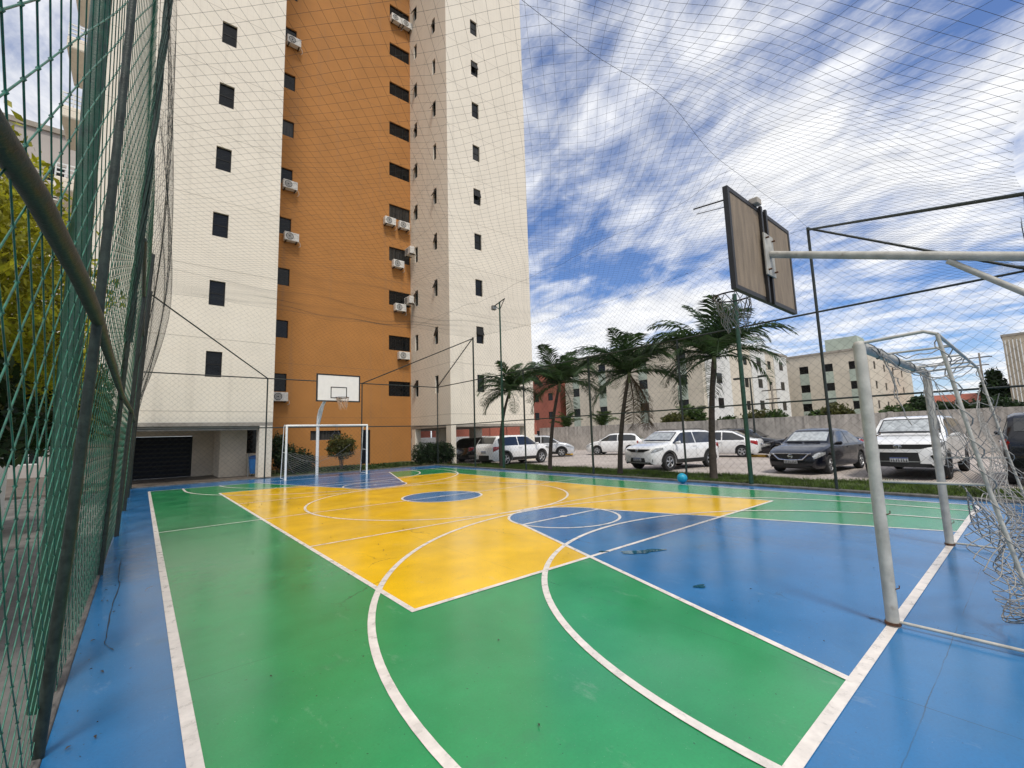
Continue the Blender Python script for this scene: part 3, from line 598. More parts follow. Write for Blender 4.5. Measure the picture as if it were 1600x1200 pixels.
# low houses beyond the wall
def house(label, x, y, w, d, h, wm):
    e = empty('house', (x, y, -0.28)); tag(e, label, 'house')
    m = MB(); m.box(-w / 2, w / 2, -d / 2, d / 2, 0, h); m.obj('wall', wm, e)
    m = MB(); m.add([(-w / 2 - .4, -d / 2 - .4, h + .002), (w / 2 + .4, -d / 2 - .4, h + .002), (w / 2 + .4, d / 2 + .4, h + .002), (-w / 2 - .4, d / 2 + .4, h + .002), (0, -d / 2 - .4, h + 1.5), (0, d / 2 + .4, h + 1.5)], [(0, 3, 2, 1), (0, 4, 5, 3), (1, 2, 5, 4), (0, 1, 4), (2, 3, 5)]); m.obj('roof', ROOFR, e)
    for k in (-1, 1): m = MB(); m.box(-w / 2 - .02, -w / 2 - .003, k * d / 4 - .6, k * d / 4 + .6, h * .4, h * .4 + 1.1); m.obj('window', GLASS, e)
house('small house with red tiled roof beyond the boundary wall right of the pale block', 92, 8.4, 10, 7, 4.2, WHITEW)
house('low grey house with red roof between the two beige blocks', 80, 31.5, 9, 7, 4.0, GREYW)

# ================================================================== FENCES AND NETS
MID, TOP, MAST = 1.95, 3.88, 5.84
FX, FY, NY = 11.3, 19.3, -0.17
def lx(z, y=5): return -0.28 + 0.035 * z + (0.06 if y > 8 else 0.0) * min(1, max(0, (y - 6) / 4))
def pipe(name, pts, r, mtl, parent, n=12): m = MB(); m.tube(pts, r, n); return m.obj(name, mtl, parent)
# --- right fence
fr = tag(empty('court_fence', (FX, 9.6, 0)), 'tall pipe fence with dark netting between the court and the parked cars', 'fence', 'fences round the court'); inv = Matrix.Translation((-FX, -9.6, 0))
def fp(o): o.matrix_parent_inverse = inv; return o
for y, r, z, mm in ((NY, 0.036, TOP, PIPE), (2.9, 0.029, MAST, PIPE), (4.61, 0.052, 4.75, PIPEG), (6.25, 0.028, TOP, PIPE), (9.46, 0.036, TOP, PIPEL), (12.75, 0.032, TOP, PIPE), (16.1, 0.036, MAST, PIPEL)):
    fp(pipe('post', [(FX, y, -0.05), (FX, y, z)], r, mm, fr))
segs = [NY, 2.9, 6.25, 9.46, 12.75, 16.1, FY]
for a, b in zip(segs[:-1], segs[1:]):
    for z in (MID, TOP): fp(pipe('rail', [(FX, a, z), (FX, b, z)], 0.021 if z == TOP else 0.019, PIPE if a < 6 else PIPEL, fr))
fp(pipe('brace', [(FX, 2.9, MAST - .02), (FX, NY, TOP)], 0.024, PIPE, fr)); fp(pipe('brace', [(FX, 16.1, MAST - .02), (FX, FY, TOP)], 0.022, PIPE, fr))
def wave(u, v, s=1.0): return s * (0.05 * np.sin(u * 1.1 + v * .7) + 0.035 * np.sin(u * 2.7 - v * 1.9 + 1) + 0.02 * np.sin(v * 5.1 + u * .4))
def right_fn(u, v):
    y = NY + u; f = np.clip(v / TOP, 0, 1)
    cab = MAST - 0.28 * np.sin(np.pi * np.clip((y - 2.9) / 13.2, 0, 1)); top = np.where(y < 2.9, TOP + (y - NY) / (2.9 - NY) * (MAST - TOP), np.where(y > 16.1, MAST - (y - 16.1) / (FY - 16.1) * (MAST - TOP), cab))
    z = np.where(v <= TOP, v, TOP + (v - TOP) / (MAST - TOP) * (top - TOP))
    return np.stack([FX - 0.03 + wave(u, v, 0.5) * np.sin(np.pi * f) + np.where(v > TOP, wave(u, v), 0), y, z + 0.03], -1)
fp(net('netting', FY - NY, MAST, 0.185, right_fn, 0.0016, NETD, fr, step=0.25))
# --- far fence
ff = tag(empty('court_fence', (5.5, FY, 0)), 'pipe fence with dark netting along the far end in front of the tower', 'fence', 'fences round the court'); inv = Matrix.Translation((-5.5, -FY, 0))
for x in (-0.2, 3.68, 7.45, FX): fp(pipe('post', [(x, FY, -0.05), (x, FY, TOP)], 0.026, PIPE, ff))
xs = [-0.2, 3.68, 7.45, FX]
for a, b in zip(xs[:-1], xs[1:]):
    for z in (MID, TOP): fp(pipe('rail', [(a, FY, z), (b, FY, z)], 0.022, PIPE, ff))
fp(pipe('brace', [(FX, 16.1, MAST - .05), (7.45, FY, TOP)], 0.022, PIPE, ff)); fp(pipe('brace', [(-0.08, 16.1, MAST - .05), (3.68, FY, TOP)], 0.022, PIPE, ff))
fp(net('netting', FX + 0.2, TOP, 0.185, lambda u, v: np.stack([-0.2 + u, FY + 0.03 + wave(u, v, .6) * np.sin(np.pi * v / TOP), v + .02], -1), 0.0016, NETD, ff, step=0.25))
# --- near fence (only its right end shows)
fn_ = tag(empty('court_fence', (5.5, NY, 0)), 'near end fence whose corner and slanting brace show at the right edge', 'fence', 'fences round the court'); inv = Matrix.Translation((-5.5, -NY, 0))
fp(pipe('post', [(7.4, NY, -0.05), (7.4, NY, TOP)], 0.026, PIPE, fn_))
for z in (MID, TOP): fp(pipe('rail', [(7.4, NY, z), (FX, NY, z)], 0.022, PIPE, fn_))
fp(pipe('brace', [(FX, 2.9, MAST - .05), (7.4, NY, TOP)], 0.024, PIPEL, fn_))
fp(net('netting', FX - 8.2, TOP, 0.185, lambda u, v: np.stack([8.2 + u, NY + 0.03 + wave(u, v, .6), v + .02], -1), 0.0016, NETD, fn_, step=0.25))
# --- left fence, leaning slightly over the court
fl_ = tag(empty('court_fence', (-0.3, 9.6, 0)), 'green net fence leaning in along the left side, with thick weathered pipe posts', 'fence', 'fences round the court'); inv = Matrix.Translation((0.3, -9.6, 0))
LP = [(3.03, -0.13), (6.62, 0.02), (9.7, 0.0), (12.9, 0.0), (16.1, 0.0), (FY, 0.0)]
fp(pipe('post', [(-0.305, 3.11, -0.27), (-0.225, 2.84, 1.0), (-0.180, 2.66, 1.95), (-0.160, 2.68, 2.9), (-0.15, 2.74, 3.66), (-0.11, 2.86, MAST)], [.024, .022, .019, .017, .016, .016], PIPEL, fl_, 20))
for y, z, r in ((6.75, 7.9, 0.028), (9.4, TOP, 0.030), (12.9, MAST, 0.036), (16.1, MAST, 0.036)): fp(pipe('post', [(lx(0, y), y, -0.05), (lx(z, y), y, z)], r, PIPEL if y < 8 else PIPE, fl_, 16))
fp(pipe('rail', [(-0.40, 0.25, 1.90), (-0.30, 0.62, 1.935), (-0.245, 0.95, 1.95), (-0.212, 1.4, 1.955), (-0.19, 2.0, 1.955), (-0.178, 2.66, 1.95)], 0.025, PIPEL, fl_, 20))
fp(pipe('rail', [(-0.178, 2.66, 1.95), (-0.195, 6.75, 1.95)], 0.024, PIPEL, fl_, 16)); fp(pipe('rail', [(-0.195, 6.75, 1.95), (-0.15, 9.4, 1.95)], 0.027, PIPEL, fl_)); fp(pipe('rail', [(-0.15, 9.4, 1.95), (-0.17, FY, 1.95)], 0.025, PIPE, fl_))
fp(pipe('rail', [(lx(TOP, 9), 6.75, TOP), (lx(TOP, 9), FY, TOP)], 0.024, PIPE, fl_)); fp(pipe('brace', [(-0.08, 16.1, MAST - .02), (-0.2, FY, TOP)], 0.022, PIPE, fl_))
def left_fn(u, v):
    y = 0.25 + u; yb = np.clip((y - 6) / 4, 0, 1)
    return np.stack([-0.288 + 0.035 * v + 0.055 * yb - 0.012 + wave(u, v, .12) * np.sin(np.pi * np.clip(v / 1.95, 0, 3)), y, v * 1.0 + 0.03], -1)
Ld = 0.19
fp(net('netting', FY - 0.25, 5.75, Ld, left_fn, 0.0023, NETG, fl_, step=0.15, n=5))
# true crossings: solve both families
c1 = np.arange(-5.75 + Ld / 2, FY - .25, Ld); c2 = np.arange(Ld / 2, FY + 5.5, Ld)
A, B = np.meshgrid(c1, c2); uu = (A + B) / 2; vv = (B - A) / 2
ok = (vv > 0.02) & (vv < 5.7) & (uu > 0.3) & (uu < 6.5); uu, vv = uu[ok], vv[ok]
P = left_fn(uu, vv); r = 0.0056
OV = np.array([(1, 0, 0), (-1, 0, 0), (0, 1, 0), (0, -1, 0), (0, 0, 1.7), (0, 0, -1.7)]) * r
OF = np.array([(0, 2, 4), (2, 1, 4), (1, 3, 4), (3, 0, 4), (2, 0, 5), (1, 2, 5), (3, 1, 5), (0, 3, 5)])
KV = (P[:, None, :] + OV[None]).reshape(-1, 3); KF = (np.arange(len(P))[:, None, None] * 6 + OF[None]).reshape(-1, 3)
fp(tag(raw('knots', KV, KF, NETG, fl_, True), kind='stuff'))
# bunched edge of the net tied to the mast
bl = []
for k in range(26):
    ph = random.random() * 6.28; rr = 0.024 + 0.016 * random.random()
    zz = np.linspace(2.6, 7.9, 60); bl.append(np.stack([-0.275 + 0.035 * zz + rr * np.cos(zz * 2.1 + ph), 6.75 + rr * np.sin(zz * 2.1 + ph), zz], -1))
Vv, F = strands(bl, 0.007, 4); fp(raw('bunched_net', Vv, F, NETDG, fl_, True))
# green pole standing just outside the left fence
gp_ = MB(); gp_.tube([(-0.36, 3.75, -0.1), (-0.36, 3.75, 6.4)], 0.052, 18); tag(gp_.obj('green_pole', PIPEG), 'green painted steel pole just outside the left fence', 'pole')

# --- roof net over the whole court
def ceil_fn(u, v):
    x = -0.1 + u; y = NY + v
    z = np.where(y < 2.9, TOP + (y - NY) / (2.9 - NY) * (MAST - TOP), np.where(y > 16.1, MAST - (y - 16.1) / (FY - 16.1) * (MAST - TOP), MAST))
    w = np.sin(np.pi * np.clip(u / 11.4, 0, 1)); t = np.clip((y - 2.9) / 13.2, 0, 1)
    sag = -0.30 * np.sin(np.pi * t) - 0.16 * np.sin(np.pi * t) * w - 0.10 * np.abs(np.sin(np.pi * t * 3)) * w
    z = z + sag + wave(x * .9, y * 1.1, 1.3) * w
    return np.stack([x + 0.06 * np.sin(y * 1.3 + x * .5) * w, y + 0.07 * np.sin(x * 1.2 - y * .4) * w, z], -1)
Vv, F = strands(diamond_lines(FX + 0.1, FY - NY, 0.185, ceil_fn, 0.22), 0.0014, 3)
cn = tag(raw('roof_net', Vv, F, NETD, None, True), 'dark ball-stop net stretched over the whole court like a ceiling', 'net')
cab = []
for y in (2.9, 16.1, 13.0):
    u = np.linspace(0, 11.4, 40); cab.append(ceil_fn(u, np.full_like(u, y - NY)))
for x in (0.02, 7.6, 11.38):
    v = np.linspace(3.0, 16.2, 50); cab.append(ceil_fn(np.full_like(v, x), v))
Vv, F = strands(cab, 0.0024, 5); raw('support_cable', Vv, F, NETD, cn, True)
# --- curtain net bellying in from the left side
def curt_fn(u, v):
    y = 4.2 + u; t = v / 4.2; k = np.clip(u / 1.0, 0, 1)
    b = np.sin(np.pi * np.clip(t, 0, 1)) ** 0.8
    x = -0.13 + 0.055 * t + b * (0.03 + 0.040 * (y - 2.0)) * np.clip((17 - y) / 6, 0.1, 1) + 0.03 * np.sin(y * 2.1 + v * 2)
    return np.stack([x, y + .05 * np.sin(v * 3), 2.35 + v * (MAST + 0.5 - 2.35) / 4.2], -1)
tag(net('curtain_net', 12.2, 4.2, 0.15, curt_fn, 0.0012, NETD, None, step=0.15), 'fine curtain net bellying inward above the left fence', 'net')

# ================================================================== GOALS
def goal(label, y0, s, pm, rp, netted, group='futsal goals'):
    """s=+1: back of the goal towards -Y (near), -1: towards +Y (far)"""
    e = tag(empty('goal', (5.54, y0, 0)), label, 'goal', group)
    xa, xb = -1.5, 1.5; H = 2.0
    for x in (xa, xb):
        m = MB(); m.tube([(x, 0, 0.0), (x, 0, 0.7), (x, 0, 1.4), (x, 0, H - rp), (x, 0, H - rp * .45), (x, 0, H - rp * .12), (x, 0, H)], [rp, rp, rp, rp, rp * .88, rp * .6, rp * .1], 24); p = m.obj('post', pm, e)
        if s > 0:
            m = MB(); m.tube([(x, 0, 0.012), (x, 0, 0.03)], rp + 0.008, 24); m.obj('base_ring', RUST, p)
            for hz_ in (0.25, 0.75, 1.3): m = MB(); m.tube([(x - s * rp * .2, -s * rp * .9, hz_), (x, -s * (rp + 0.02), hz_ + .012), (x, -s * (rp + .02), hz_ + .03)], 0.004, 5); m.obj('net_hook', RUST, p)
    m = MB(); m.tube([(xa, 0, H - rp * .98), (xb, 0, H - rp * .98)], rp * .985, 24); m.obj('crossbar', pm, e)
    rt = rp * 0.31; bt, bb = -s * 0.42, -s * 0.70
    for x in (xa, xb):
        m = MB(); m.tube([(x, 0, H - .02), (x, bt * .85, H + 0.0), (x, bt, H - 0.03)], rt, 10); m.obj('top_stay', pm, e)
        m = MB(); m.tube([(x, bt, H - .03), (x, bt * 1.3, 1.0), (x, bb, 0.03)], rt, 10); m.obj('rear_leg', pm, e)
        m = MB(); m.tube([(x, -s * rp * .9, 0.035), (x, bb, 0.035)], rt * .9, 10); m.obj('ground_bar', pm, e)
        m = MB(); m.tube([(x, 0, 0.98), (x, bt * 1.3, 0.99)], rt * .7, 8); m.obj('side_bar', pm, e)
    m = MB(); m.tube([(xa, bt, H - .03), (xb, bt, H - .03)], rt, 10); m.obj('rear_bar', pm, e)
    for k in (1, 2, 3):
        x = xa + 3.0 * k / 4; m = MB(); m.tube([(x, 0, H - .03), (x, bt, H - .03)], rt * .75, 8); m.obj('top_stay', pm, e)
    return e
g1 = goal('weathered grey goal with thick pipe posts standing nearest at the right', 0.80, 1, GOALG, 0.038, True)
g2 = goal('white goal frame at the far end in front of the orange wall', 17.66, -1, GOALW, 0.038, True)
# torn net of the near goal: a few hanging ropes and a heap gathered behind the posts
ropes = []; rr = random.Random(5)
def droop(a, b, sag, n=14, j=0.012):
    a, b = np.array(a, float), np.array(b, float); t = np.linspace(0, 1, n)[:, None]; p = a + (b - a) * t; p[:, 2] -= sag * (np.sin(np.pi * t[:, 0])); return p + np.array([[rr.gauss(0, j), rr.gauss(0, j), rr.gauss(0, j)] for _ in range(n)])
for x, l in ((-1.05, 0.42), (-0.95, 0.62), (-1.0, 0.3), (0.2, 0.16), (0.75, 0.5), (0.8, 0.7), (1.2, 0.9), (1.25, 1.1), (1.1, 0.75)):
    ropes.append(droop((x, -0.03, 1.98), (x + rr.uniform(-.12, .12), -0.05 - rr.random() * .1, 1.98 - l), 0.0, 12, 0.010))
for k in range(7): ropes.append(droop((-1.5 + rr.random() * 3, -0.02, 1.97), (-1.5 + rr.random() * 3, -0.42, 1.96), 0.06 + rr.random() * .14, 14, 0.009))
for k in range(12): ropes.append(droop((1.5, -.05, 1.9 - rr.random() * 1.2), (1.3 + rr.random() * .2, -0.50 - rr.random() * .15, 1.7 - rr.random() * 1.5), .1, 12, .012))
for x in (-1.5, 1.5):
    t = np.linspace(0, 1, 60); ropes.append(np.stack([x + .028 * np.cos(t * 60), -.42 - .28 * t + .028 * np.sin(t * 60), 1.95 - 1.9 * t], -1))
    t = np.linspace(0, 1, 90); ropes.append(np.stack([-1.5 + 3 * t, .046 * np.cos(t * 24) * 0.9, 1.962 + .046 * np.sin(t * 24) * .9], -1))
Vv, F = strands(ropes, 0.0042, 5); o = raw('torn_net_rope', Vv, F, NETB, g1, True)
def heap_fn(u, v):
    # a sheet of net hanging from the far back corner and slumping over the ground bars towards the near one
    t = u / 3.0; h = v / 2.1
    ztop = np.interp(t, [0, .12, .35, .7, 1], [1.75, 1.25, .80, .62, .95])
    x = 1.30 - 2.75 * t + 0.07 * np.sin(v * 4.1 + u * 1.7) * (0.3 + h)
    y = -0.44 - 0.10 * h - 0.22 * h * np.sin(np.pi * t) + 0.075 * np.sin(u * 8.3 + 1.2 * np.sin(v * 2.0)) * (0.35 + h) + 0.03 * np.sin(v * 7 + u * 5)
    z = ztop * (1 - h) ** 1.15 + 0.045 + 0.05 * h * (1 + np.sin(u * 9.1 + v * 3.0))
    return np.stack([x, y, np.maximum(z, 0.02)], -1)
Vv, F = strands(diamond_lines(3.0, 2.1, 0.14, heap_fn, 0.05), 0.0034, 5); raw('slumped_net', Vv, F, NETB, g1, True)
# far goal: loose white net
def far_net(u, v):
    t = v / 1.9; return np.stack([-1.5 + u, 0.36 + .28 * t + .05 * np.sin(u * 4 + v * 3), 1.05 - 0.25 * np.sin(np.pi * u / 3) - t * (1.0 - 0.25 * np.sin(np.pi * u / 3))], -1)
Vv, F = strands(diamond_lines(3.0, 1.9, 0.17, far_net, 0.12), 0.0030, 4); raw('loose_net', Vv, F, NETB, g2, True)
rp_ = [droop((-1.5, .38, 1.0), (1.0, .5, 1.2), .5, 20, .01), droop((-1.5, .42, 1.3), (-1.1, .6, .2), .1), droop((1.45, .4, 1.8), (1.5, .6, .2), .0), droop((.3, 0, 1.95), (.2, .4, 1.6), .1), droop((.3, .0, 1.95), (.55, .4, 1.62), .1), droop((1.3, .02, 1.95), (1.4, .3, 1.4), .05)]
Vv, F = strands(rp_, 0.006, 5); raw('loose_rope', Vv, F, NETB, g2, True)

# ================================================================== BASKETBALL HOOPS
def hoop(label, yb, s, w, z0, z1, zr, front, netm):
    """board centred on x=5.5 at y=yb; s=+1: playing side towards +Y"""
    e = tag(empty('basketball_hoop', (5.5, yb, 0)), label, 'basketball hoop', 'basketball hoops')
    m = MB(); m.box(-w / 2, w / 2, -0.018, 0.018, z0, z1); b = m.obj('backboard', front, e)
    ft = 0.035
    m = MB()
    for yy in ((-0.026, 0.026),):
        m.box(-w / 2 - .012, w / 2 + .012, *yy, z0 - .012, z0 + ft); m.box(-w / 2 - .012, w / 2 + .012, *yy, z1 - ft, z1 + .012)
        m.box(-w / 2 - .012, -w / 2 + ft, *yy, z0 + ft, z1 - ft); m.box(w / 2 - ft, w / 2 + .012, *yy, z0 + ft, z1 - ft)
    m.obj('border', BLACKP, b)
    fy = (0.0185, 0.024) if s > 0 else (-0.024, -0.0185); tw_, t0, t1, lw_ = 0.295, zr + 0.0, zr + 0.42, 0.03
    m = MB(); m.box(-tw_, tw_, *fy, t0, t0 + lw_); m.box(-tw_, tw_, *fy, t1 - lw_, t1); m.box(-tw_, -tw_ + lw_, *fy, t0 + lw_, t1 - lw_); m.box(tw_ - lw_, tw_, *fy, t0 + lw_, t1 - lw_); m.obj('target_square', BLACKP, b)
    R0 = 0.225; cy_ = s * (0.02 + 0.14 + R0)
    m = MB(); m.tube([(R0 * math.cos(6.2832 * i / 36), cy_ + R0 * math.sin(6.2832 * i / 36), zr) for i in range(37)], 0.010, 8); ri = m.obj('rim', mat('dark_rim_steel', (0.03, 0.02, 0.02), .5), e)
    m = MB(); m.box(-.09, .09, min(s * .024, s * .17), max(s * .024, s * .17), zr - .02, zr + .006); m.obj('rim_plate', BLACKP, ri)
    nl = []
    for k in range(12):
        for sg in (1, -1):
            t = np.linspace(0, 1, 10); a = 6.2832 * k / 12 + sg * t * 1.05; rad = R0 * (1 - 0.48 * t ** .8) + .02 * np.sin(t * 9 + k); drop = 0.45 * t * (0.65 + .35 * ((k * 7) % 5) / 4)
            nl.append(np.stack([rad * np.cos(a) + .05 * t, cy_ + rad * np.sin(a), zr - drop], -1))
    Vv, F = strands(nl, 0.0048, 4); raw('hoop_net', Vv, F, netm, ri, True)
    return e
h1 = hoop('weathered basketball backboard seen from behind on a grey arm, near right', 1.88, 1, 1.76, 2.83, 3.93, 3.0, BOARDB, NETB)
for k, x in enumerate((-0.07, 0.07)): m = MB(); m.box(x - .022, x + .022, -0.055, -0.0265, 2.80, 3.96); m.obj('back_channel', BLACKP, h1)
m = MB(); m.box(-.13, .13, -0.075, -0.056, 3.12, 3.62); m.obj('mount_plate', GOALG, h1, bevel=.004)
m = MB(); m.tube([(0, -0.076, 3.38), (0, -1.94, 2.72), (0, -2.4, 2.55), (0, -2.7, 2.2), (0, -2.75, -0.05)], 0.040, 20); m.obj('arm', GOALG, h1)
m = MB(); m.tube([(0, -1.50, 2.83), (0, -2.05, 2.28), (0, -2.72, 1.7)], 0.025, 14); m.obj('strut', GOALG, h1)
for (x, z) in ((-.09, 3.18), (.09, 3.18), (-.09, 3.56), (.09, 3.56)): m = MB(); m.tube([(x, -.076, z), (x, -.11, z)], .011, 8); m.obj('bolt', RUST, h1)
m = MB(); m.box(-.24, -.12, -.08, 0.02, 3.945, 4.02); m.obj('floodlight_box', SOFF, h1, bevel=.01)
m = MB(); m.tube([(-.88, .03, 3.80), (-.90, .35, 3.83)], .008, 6); m.tube([(-.88, .03, 3.72), (-.9, .32, 3.76)], .004, 6); m.obj('wire_stub', BLACKP, h1)
h2 = hoop('white basketball backboard on a white gooseneck pole at the far end', 16.52, -1, 1.56, 2.80, 3.79, 2.92, BOARDW, NETO)
m = MB(); m.tube([(0.0, 2.45, -.05), (0.0, 2.45, 1.95), (0, 2.40, 2.35), (0, 2.2, 2.62), (0, 1.6, 2.95), (0, 0.06, 3.25)], 0.06, 16); m.obj('pole', GOALW, h2)
m = MB(); m.tube([(0, 2.45, 1.9), (0, 1.75, 2.82)], 0.035, 10); m.obj('strut', GOALW, h2)
m = MB(); m.box(-.15, .15, .027, .06, 3.0, 3.5); m.obj('mount_plate', GOALW, h2)

# ================================================================== PALMS AND PLANTS
def frond_mesh(L, arch, droop_, seed, mtl, name='frond', wind=0.25):
    r = random.Random(seed); V = []; F = []; n = 26; pts = []
    p = Vector((0, 0, 0)); a = arch
    for i in range(n + 1):
        pts.append(p.copy()); t = i / n; d = Vector((math.cos(a), wind * 0.35 * t, math.sin(a))).normalized(); p = p + d * (L / n); a -= droop_ / n * (0.5 + 1.4 * t)
    def quad(a_, b_, c_, d_): o = len(V); V.extend([a_, b_, c_, d_]); F.append((o, o + 1, o + 2, o + 3))
    for i in range(n):                                  # rachis, two crossed strips
        w = 0.022 * (1 - i / n) + 0.004; d = (pts[i + 1] - pts[i]).normalized(); s = d.cross(Vector((0, 0, 1))).normalized() * w; u = s.cross(d).normalized() * w
        quad(pts[i] - s, pts[i] + s, pts[i + 1] + s, pts[i + 1] - s); quad(pts[i] - u, pts[i] + u, pts[i + 1] + u, pts[i + 1] - u)
    nl_ = 46
    for i in range(3, nl_ + 1):
        t = i / nl_ * .999; k = min(n - 1, int(t * n)); q = pts[k].lerp(pts[k + 1], t * n - k); d = (pts[k + 1] - pts[k]).normalized(); sd = d.cross(Vector((0, 0, 1))).normalized()
        ll = L * 0.33 * (math.sin(math.pi * min(1, t * 0.93 + 0.07)) ** 0.55) * r.uniform(.8, 1.1)
        for s in (1, -1):
            out = (sd * s * 0.80 + d * 0.62 + Vector((0, wind, 0.18 + r.uniform(-.2, .15)))).normalized()
            m1 = q + out * ll * .5; dn = (out + Vector((0, wind * .6, -0.38 - r.random() * .5))).normalized(); e = m1 + dn * ll * .5
            w = d * 0.021 + Vector((0, 0, 0.008)); quad(q - w * .6, q + w * .6, m1 + w, m1 - w); o = len(V); V.extend([m1 - w, m1 + w, e]); F.append((o, o + 1, o + 2))
    me = bpy.data.meshes.new(name); me.from_pydata([tuple(v) for v in V], [], F); me.materials.append(mtl); me.update(); return me
def palm(label, base, mid, crown, fl, seed, nf=19, dry=0, rt=0.12, skew=0.6):
    r = random.Random(seed); e = tag(empty('palm_tree', base), label, 'palm tree', 'palm trees along the verge'); b = Vector(base)
    c = Vector(crown) - b; m_ = Vector(mid) - b
    pts = []; rad = []
    for i in range(15):
        t = i / 14; p = Vector((0, 0, -0.15)) * (1 - t) ** 2 + m_ * 2 * t * (1 - t) * 1.0 + c * t * t; pts.append(p); rad.append(rt * (1.25 - .55 * t) * (1 + .04 * (i % 2)) + (0.05 if i == 0 else 0))
    m = MB(); m.tube(pts, rad, 14); m.obj('trunk', BARK, e)
    m = MB(); m.tube([c * .985 + Vector((0, 0, -.25)), c + Vector((0, 0, 0.02)), c + Vector((0, 0, .32))], [rt * .66, rt * .75, rt * .25], 12); m.obj('crownshaft', mat('palm_crownshaft', (.11, .13, .05), .6, .3), e)
    meshes = [frond_mesh(fl * k, a, d, seed + i, PALM) for i, (k, a, d) in enumerate(((1.0, 1.05, 1.35), (1.05, .80, 1.5), (1.05, 0.50, 1.35), (1.0, 0.2, 1.3), (.95, 1.35, .9), (.95, -.2, 1.2), (1.0, 1.0, 2.1)))]
    for i in range(nf):
        az = 2 * math.pi * (i * 0.381966) + r.uniform(-.2, .2); k = [4, 0, 1, 6, 2, 1, 3, 0, 2, 5, 6, 3][i % 12]
        o = bpy.data.objects.new('frond', meshes[k]); COL.objects.link(o); o.parent = e; o.location = c + Vector((0, 0, .05))
        # wind from the left of the picture swings the crown towards -Y
        az2 = az + skew * math.sin(-(az + math.pi / 2)) * -0.5
        o.rotation_euler = (r.uniform(-.25, .25), r.uniform(-.12, .12), az2); s = r.uniform(.85, 1.08); o.scale = (s, s * r.choice((1, -1)), s)
    for i in range(dry):
        o = bpy.data.objects.new('dry_frond', frond_mesh(fl * .95, -.6, 1.1, seed + 50 + i, PALMD)); COL.objects.link(o); o.parent = e; o.location = c; o.rotation_euler = (0, 0.25, -1.4 + i * .9)
    return e
PXx = 12.9
palm('smallest palm tree, beside the floodlight pole at the tower corner', (PXx, 16.25, -.12), (PXx, 16.55, 1.6), (PXx, 15.55, 3.35), 1.85, 3, 22, 0, .075)
palm('windblown palm tree in front of the red building', (PXx, 13.1, -.12), (PXx, 13.0, 1.7), (PXx, 12.35, 3.35), 2.1, 21, 24, 0, .072)
palm('palm tree with a drooping dead frond before the beige block', (PXx, 9.62, -.12), (PXx, 9.55, 1.6), (PXx, 9.0, 3.35), 2.25, 37, 24, 3, .075)
palm('largest and nearest palm tree, with a thick dark trunk', (PXx, 6.30, -.12), (PXx, 6.30, 1.6), (PXx, 6.0, 3.45), 2.25, 55, 25, 0, .088)

def leafcloud(name, blobs, nleaf, size, mtl, parent=None, seed=1, flat=0.0):
    g = np.random.default_rng(seed); C = np.array([b[:3] for b in blobs], float); S = np.array([b[3:6] for b in blobs], float)
    wt = (S.prod(1)) ** .66; wt /= wt.sum(); idx = g.choice(len(blobs), nleaf, p=wt)
    d = g.normal(size=(nleaf, 3)); d /= np.linalg.norm(d, axis=1)[:, None]; rad = g.random(nleaf) ** 0.42
    clump = 1 + 0.16 * np.sin(d[:, 0] * 7 + idx) * np.sin(d[:, 1] * 6 + 2 * idx) + .12 * np.sin(d[:, 2] * 9 + idx)
    p = C[idx] + d * S[idx] * (rad * clump)[:, None]
    a = g.normal(size=(nleaf, 3)); a /= np.linalg.norm(a, axis=1)[:, None]; b = np.cross(a, g.normal(size=(nleaf, 3))); b /= np.linalg.norm(b, axis=1)[:, None]
    s = size * (0.6 + .8 * g.random(nleaf))[:, None]
    V = np.stack([p - a * s, p + b * s * .42 + a * s * .1, p + a * s, p - b * s * .42 + a * s * .1], 1).reshape(-1, 3)
    return raw(name, V, np.arange(nleaf * 4).reshape(-1, 4), mtl, parent)
def shrub(name, label, cat, base, blobs, n, size, mtl, seed, stems=5, sh=0.6, group=None, trunk=None):
    e = tag(empty(name, base), label, cat, group); leafcloud('foliage', blobs, n, size, mtl, e, seed)
    r = random.Random(seed)
    for k in range(stems):
        b = r.choice(blobs); m = MB(); x, y = r.uniform(-.08, .08), r.uniform(-.08, .08); rr_ = trunk or .014
        m.tube([(x, y, -.05), (x * 1.6 + b[0] * .3, y * 1.6 + b[1] * .3, sh * .5), (b[0], b[1], b[2])], [rr_, rr_ * .8, rr_ * .35], 8); m.obj('stem' if not trunk else 'trunk', BARK, e)
    return e
shrub('bush', 'yellowish rounded bush on thin stems behind the far goal', 'bush', (7.15, 21.0, -.02), [(0, 0, 1.25, .62, .5, .42), (-.3, 0, 1.0, .4, .4, .4), (.35, .1, 1.05, .4, .4, .45), (.1, 0, .8, .32, .3, .3)], 3600, .055, LEAFO, 5, 9, 1.0)
shrub('bush', 'low dark bush left of the far goal net', 'bush', (5.35, 21.3, -.02), [(0, 0, .55, .6, .5, .55), (.35, 0, .45, .5, .4, .45), (-.4, .1, .8, .4, .4, .6)], 3600, .06, LEAFD, 6, 6)
shrub('bush', 'tall dark shrub in the corner between pillar and orange wall', 'bush', (4.75, 22.2, -.02), [(0, 0, 1.2, .35, .4, .6), (.2, 0, .6, .5, .4, .5)], 2600, .06, LEAFD, 8, 6)
shrub('hedge', 'dense dark clipped hedge at the foot of the right tower block', 'hedge', (11.75, 20.25, -.02), [(-.95, 0, .55, .45, .4, .55), (-.5, 0, .62, .5, .42, .58), (0, 0, .60, .5, .42, .6), (.45, 0, .66, .45, .42, .6), (.75, 0, .55, .35, .4, .55)], 9000, .05, LEAFD, 9, 8)
g = leafcloud('ground_cover', [(0, 0, 0, 4.2, 1.6, .10)], 5000, .05, LEAFM, None, 71); g.location = (8.2, 21.8, 0.03); tag(g, 'low ground cover plants in the bed before the orange wall', 'ground cover', kind='stuff')
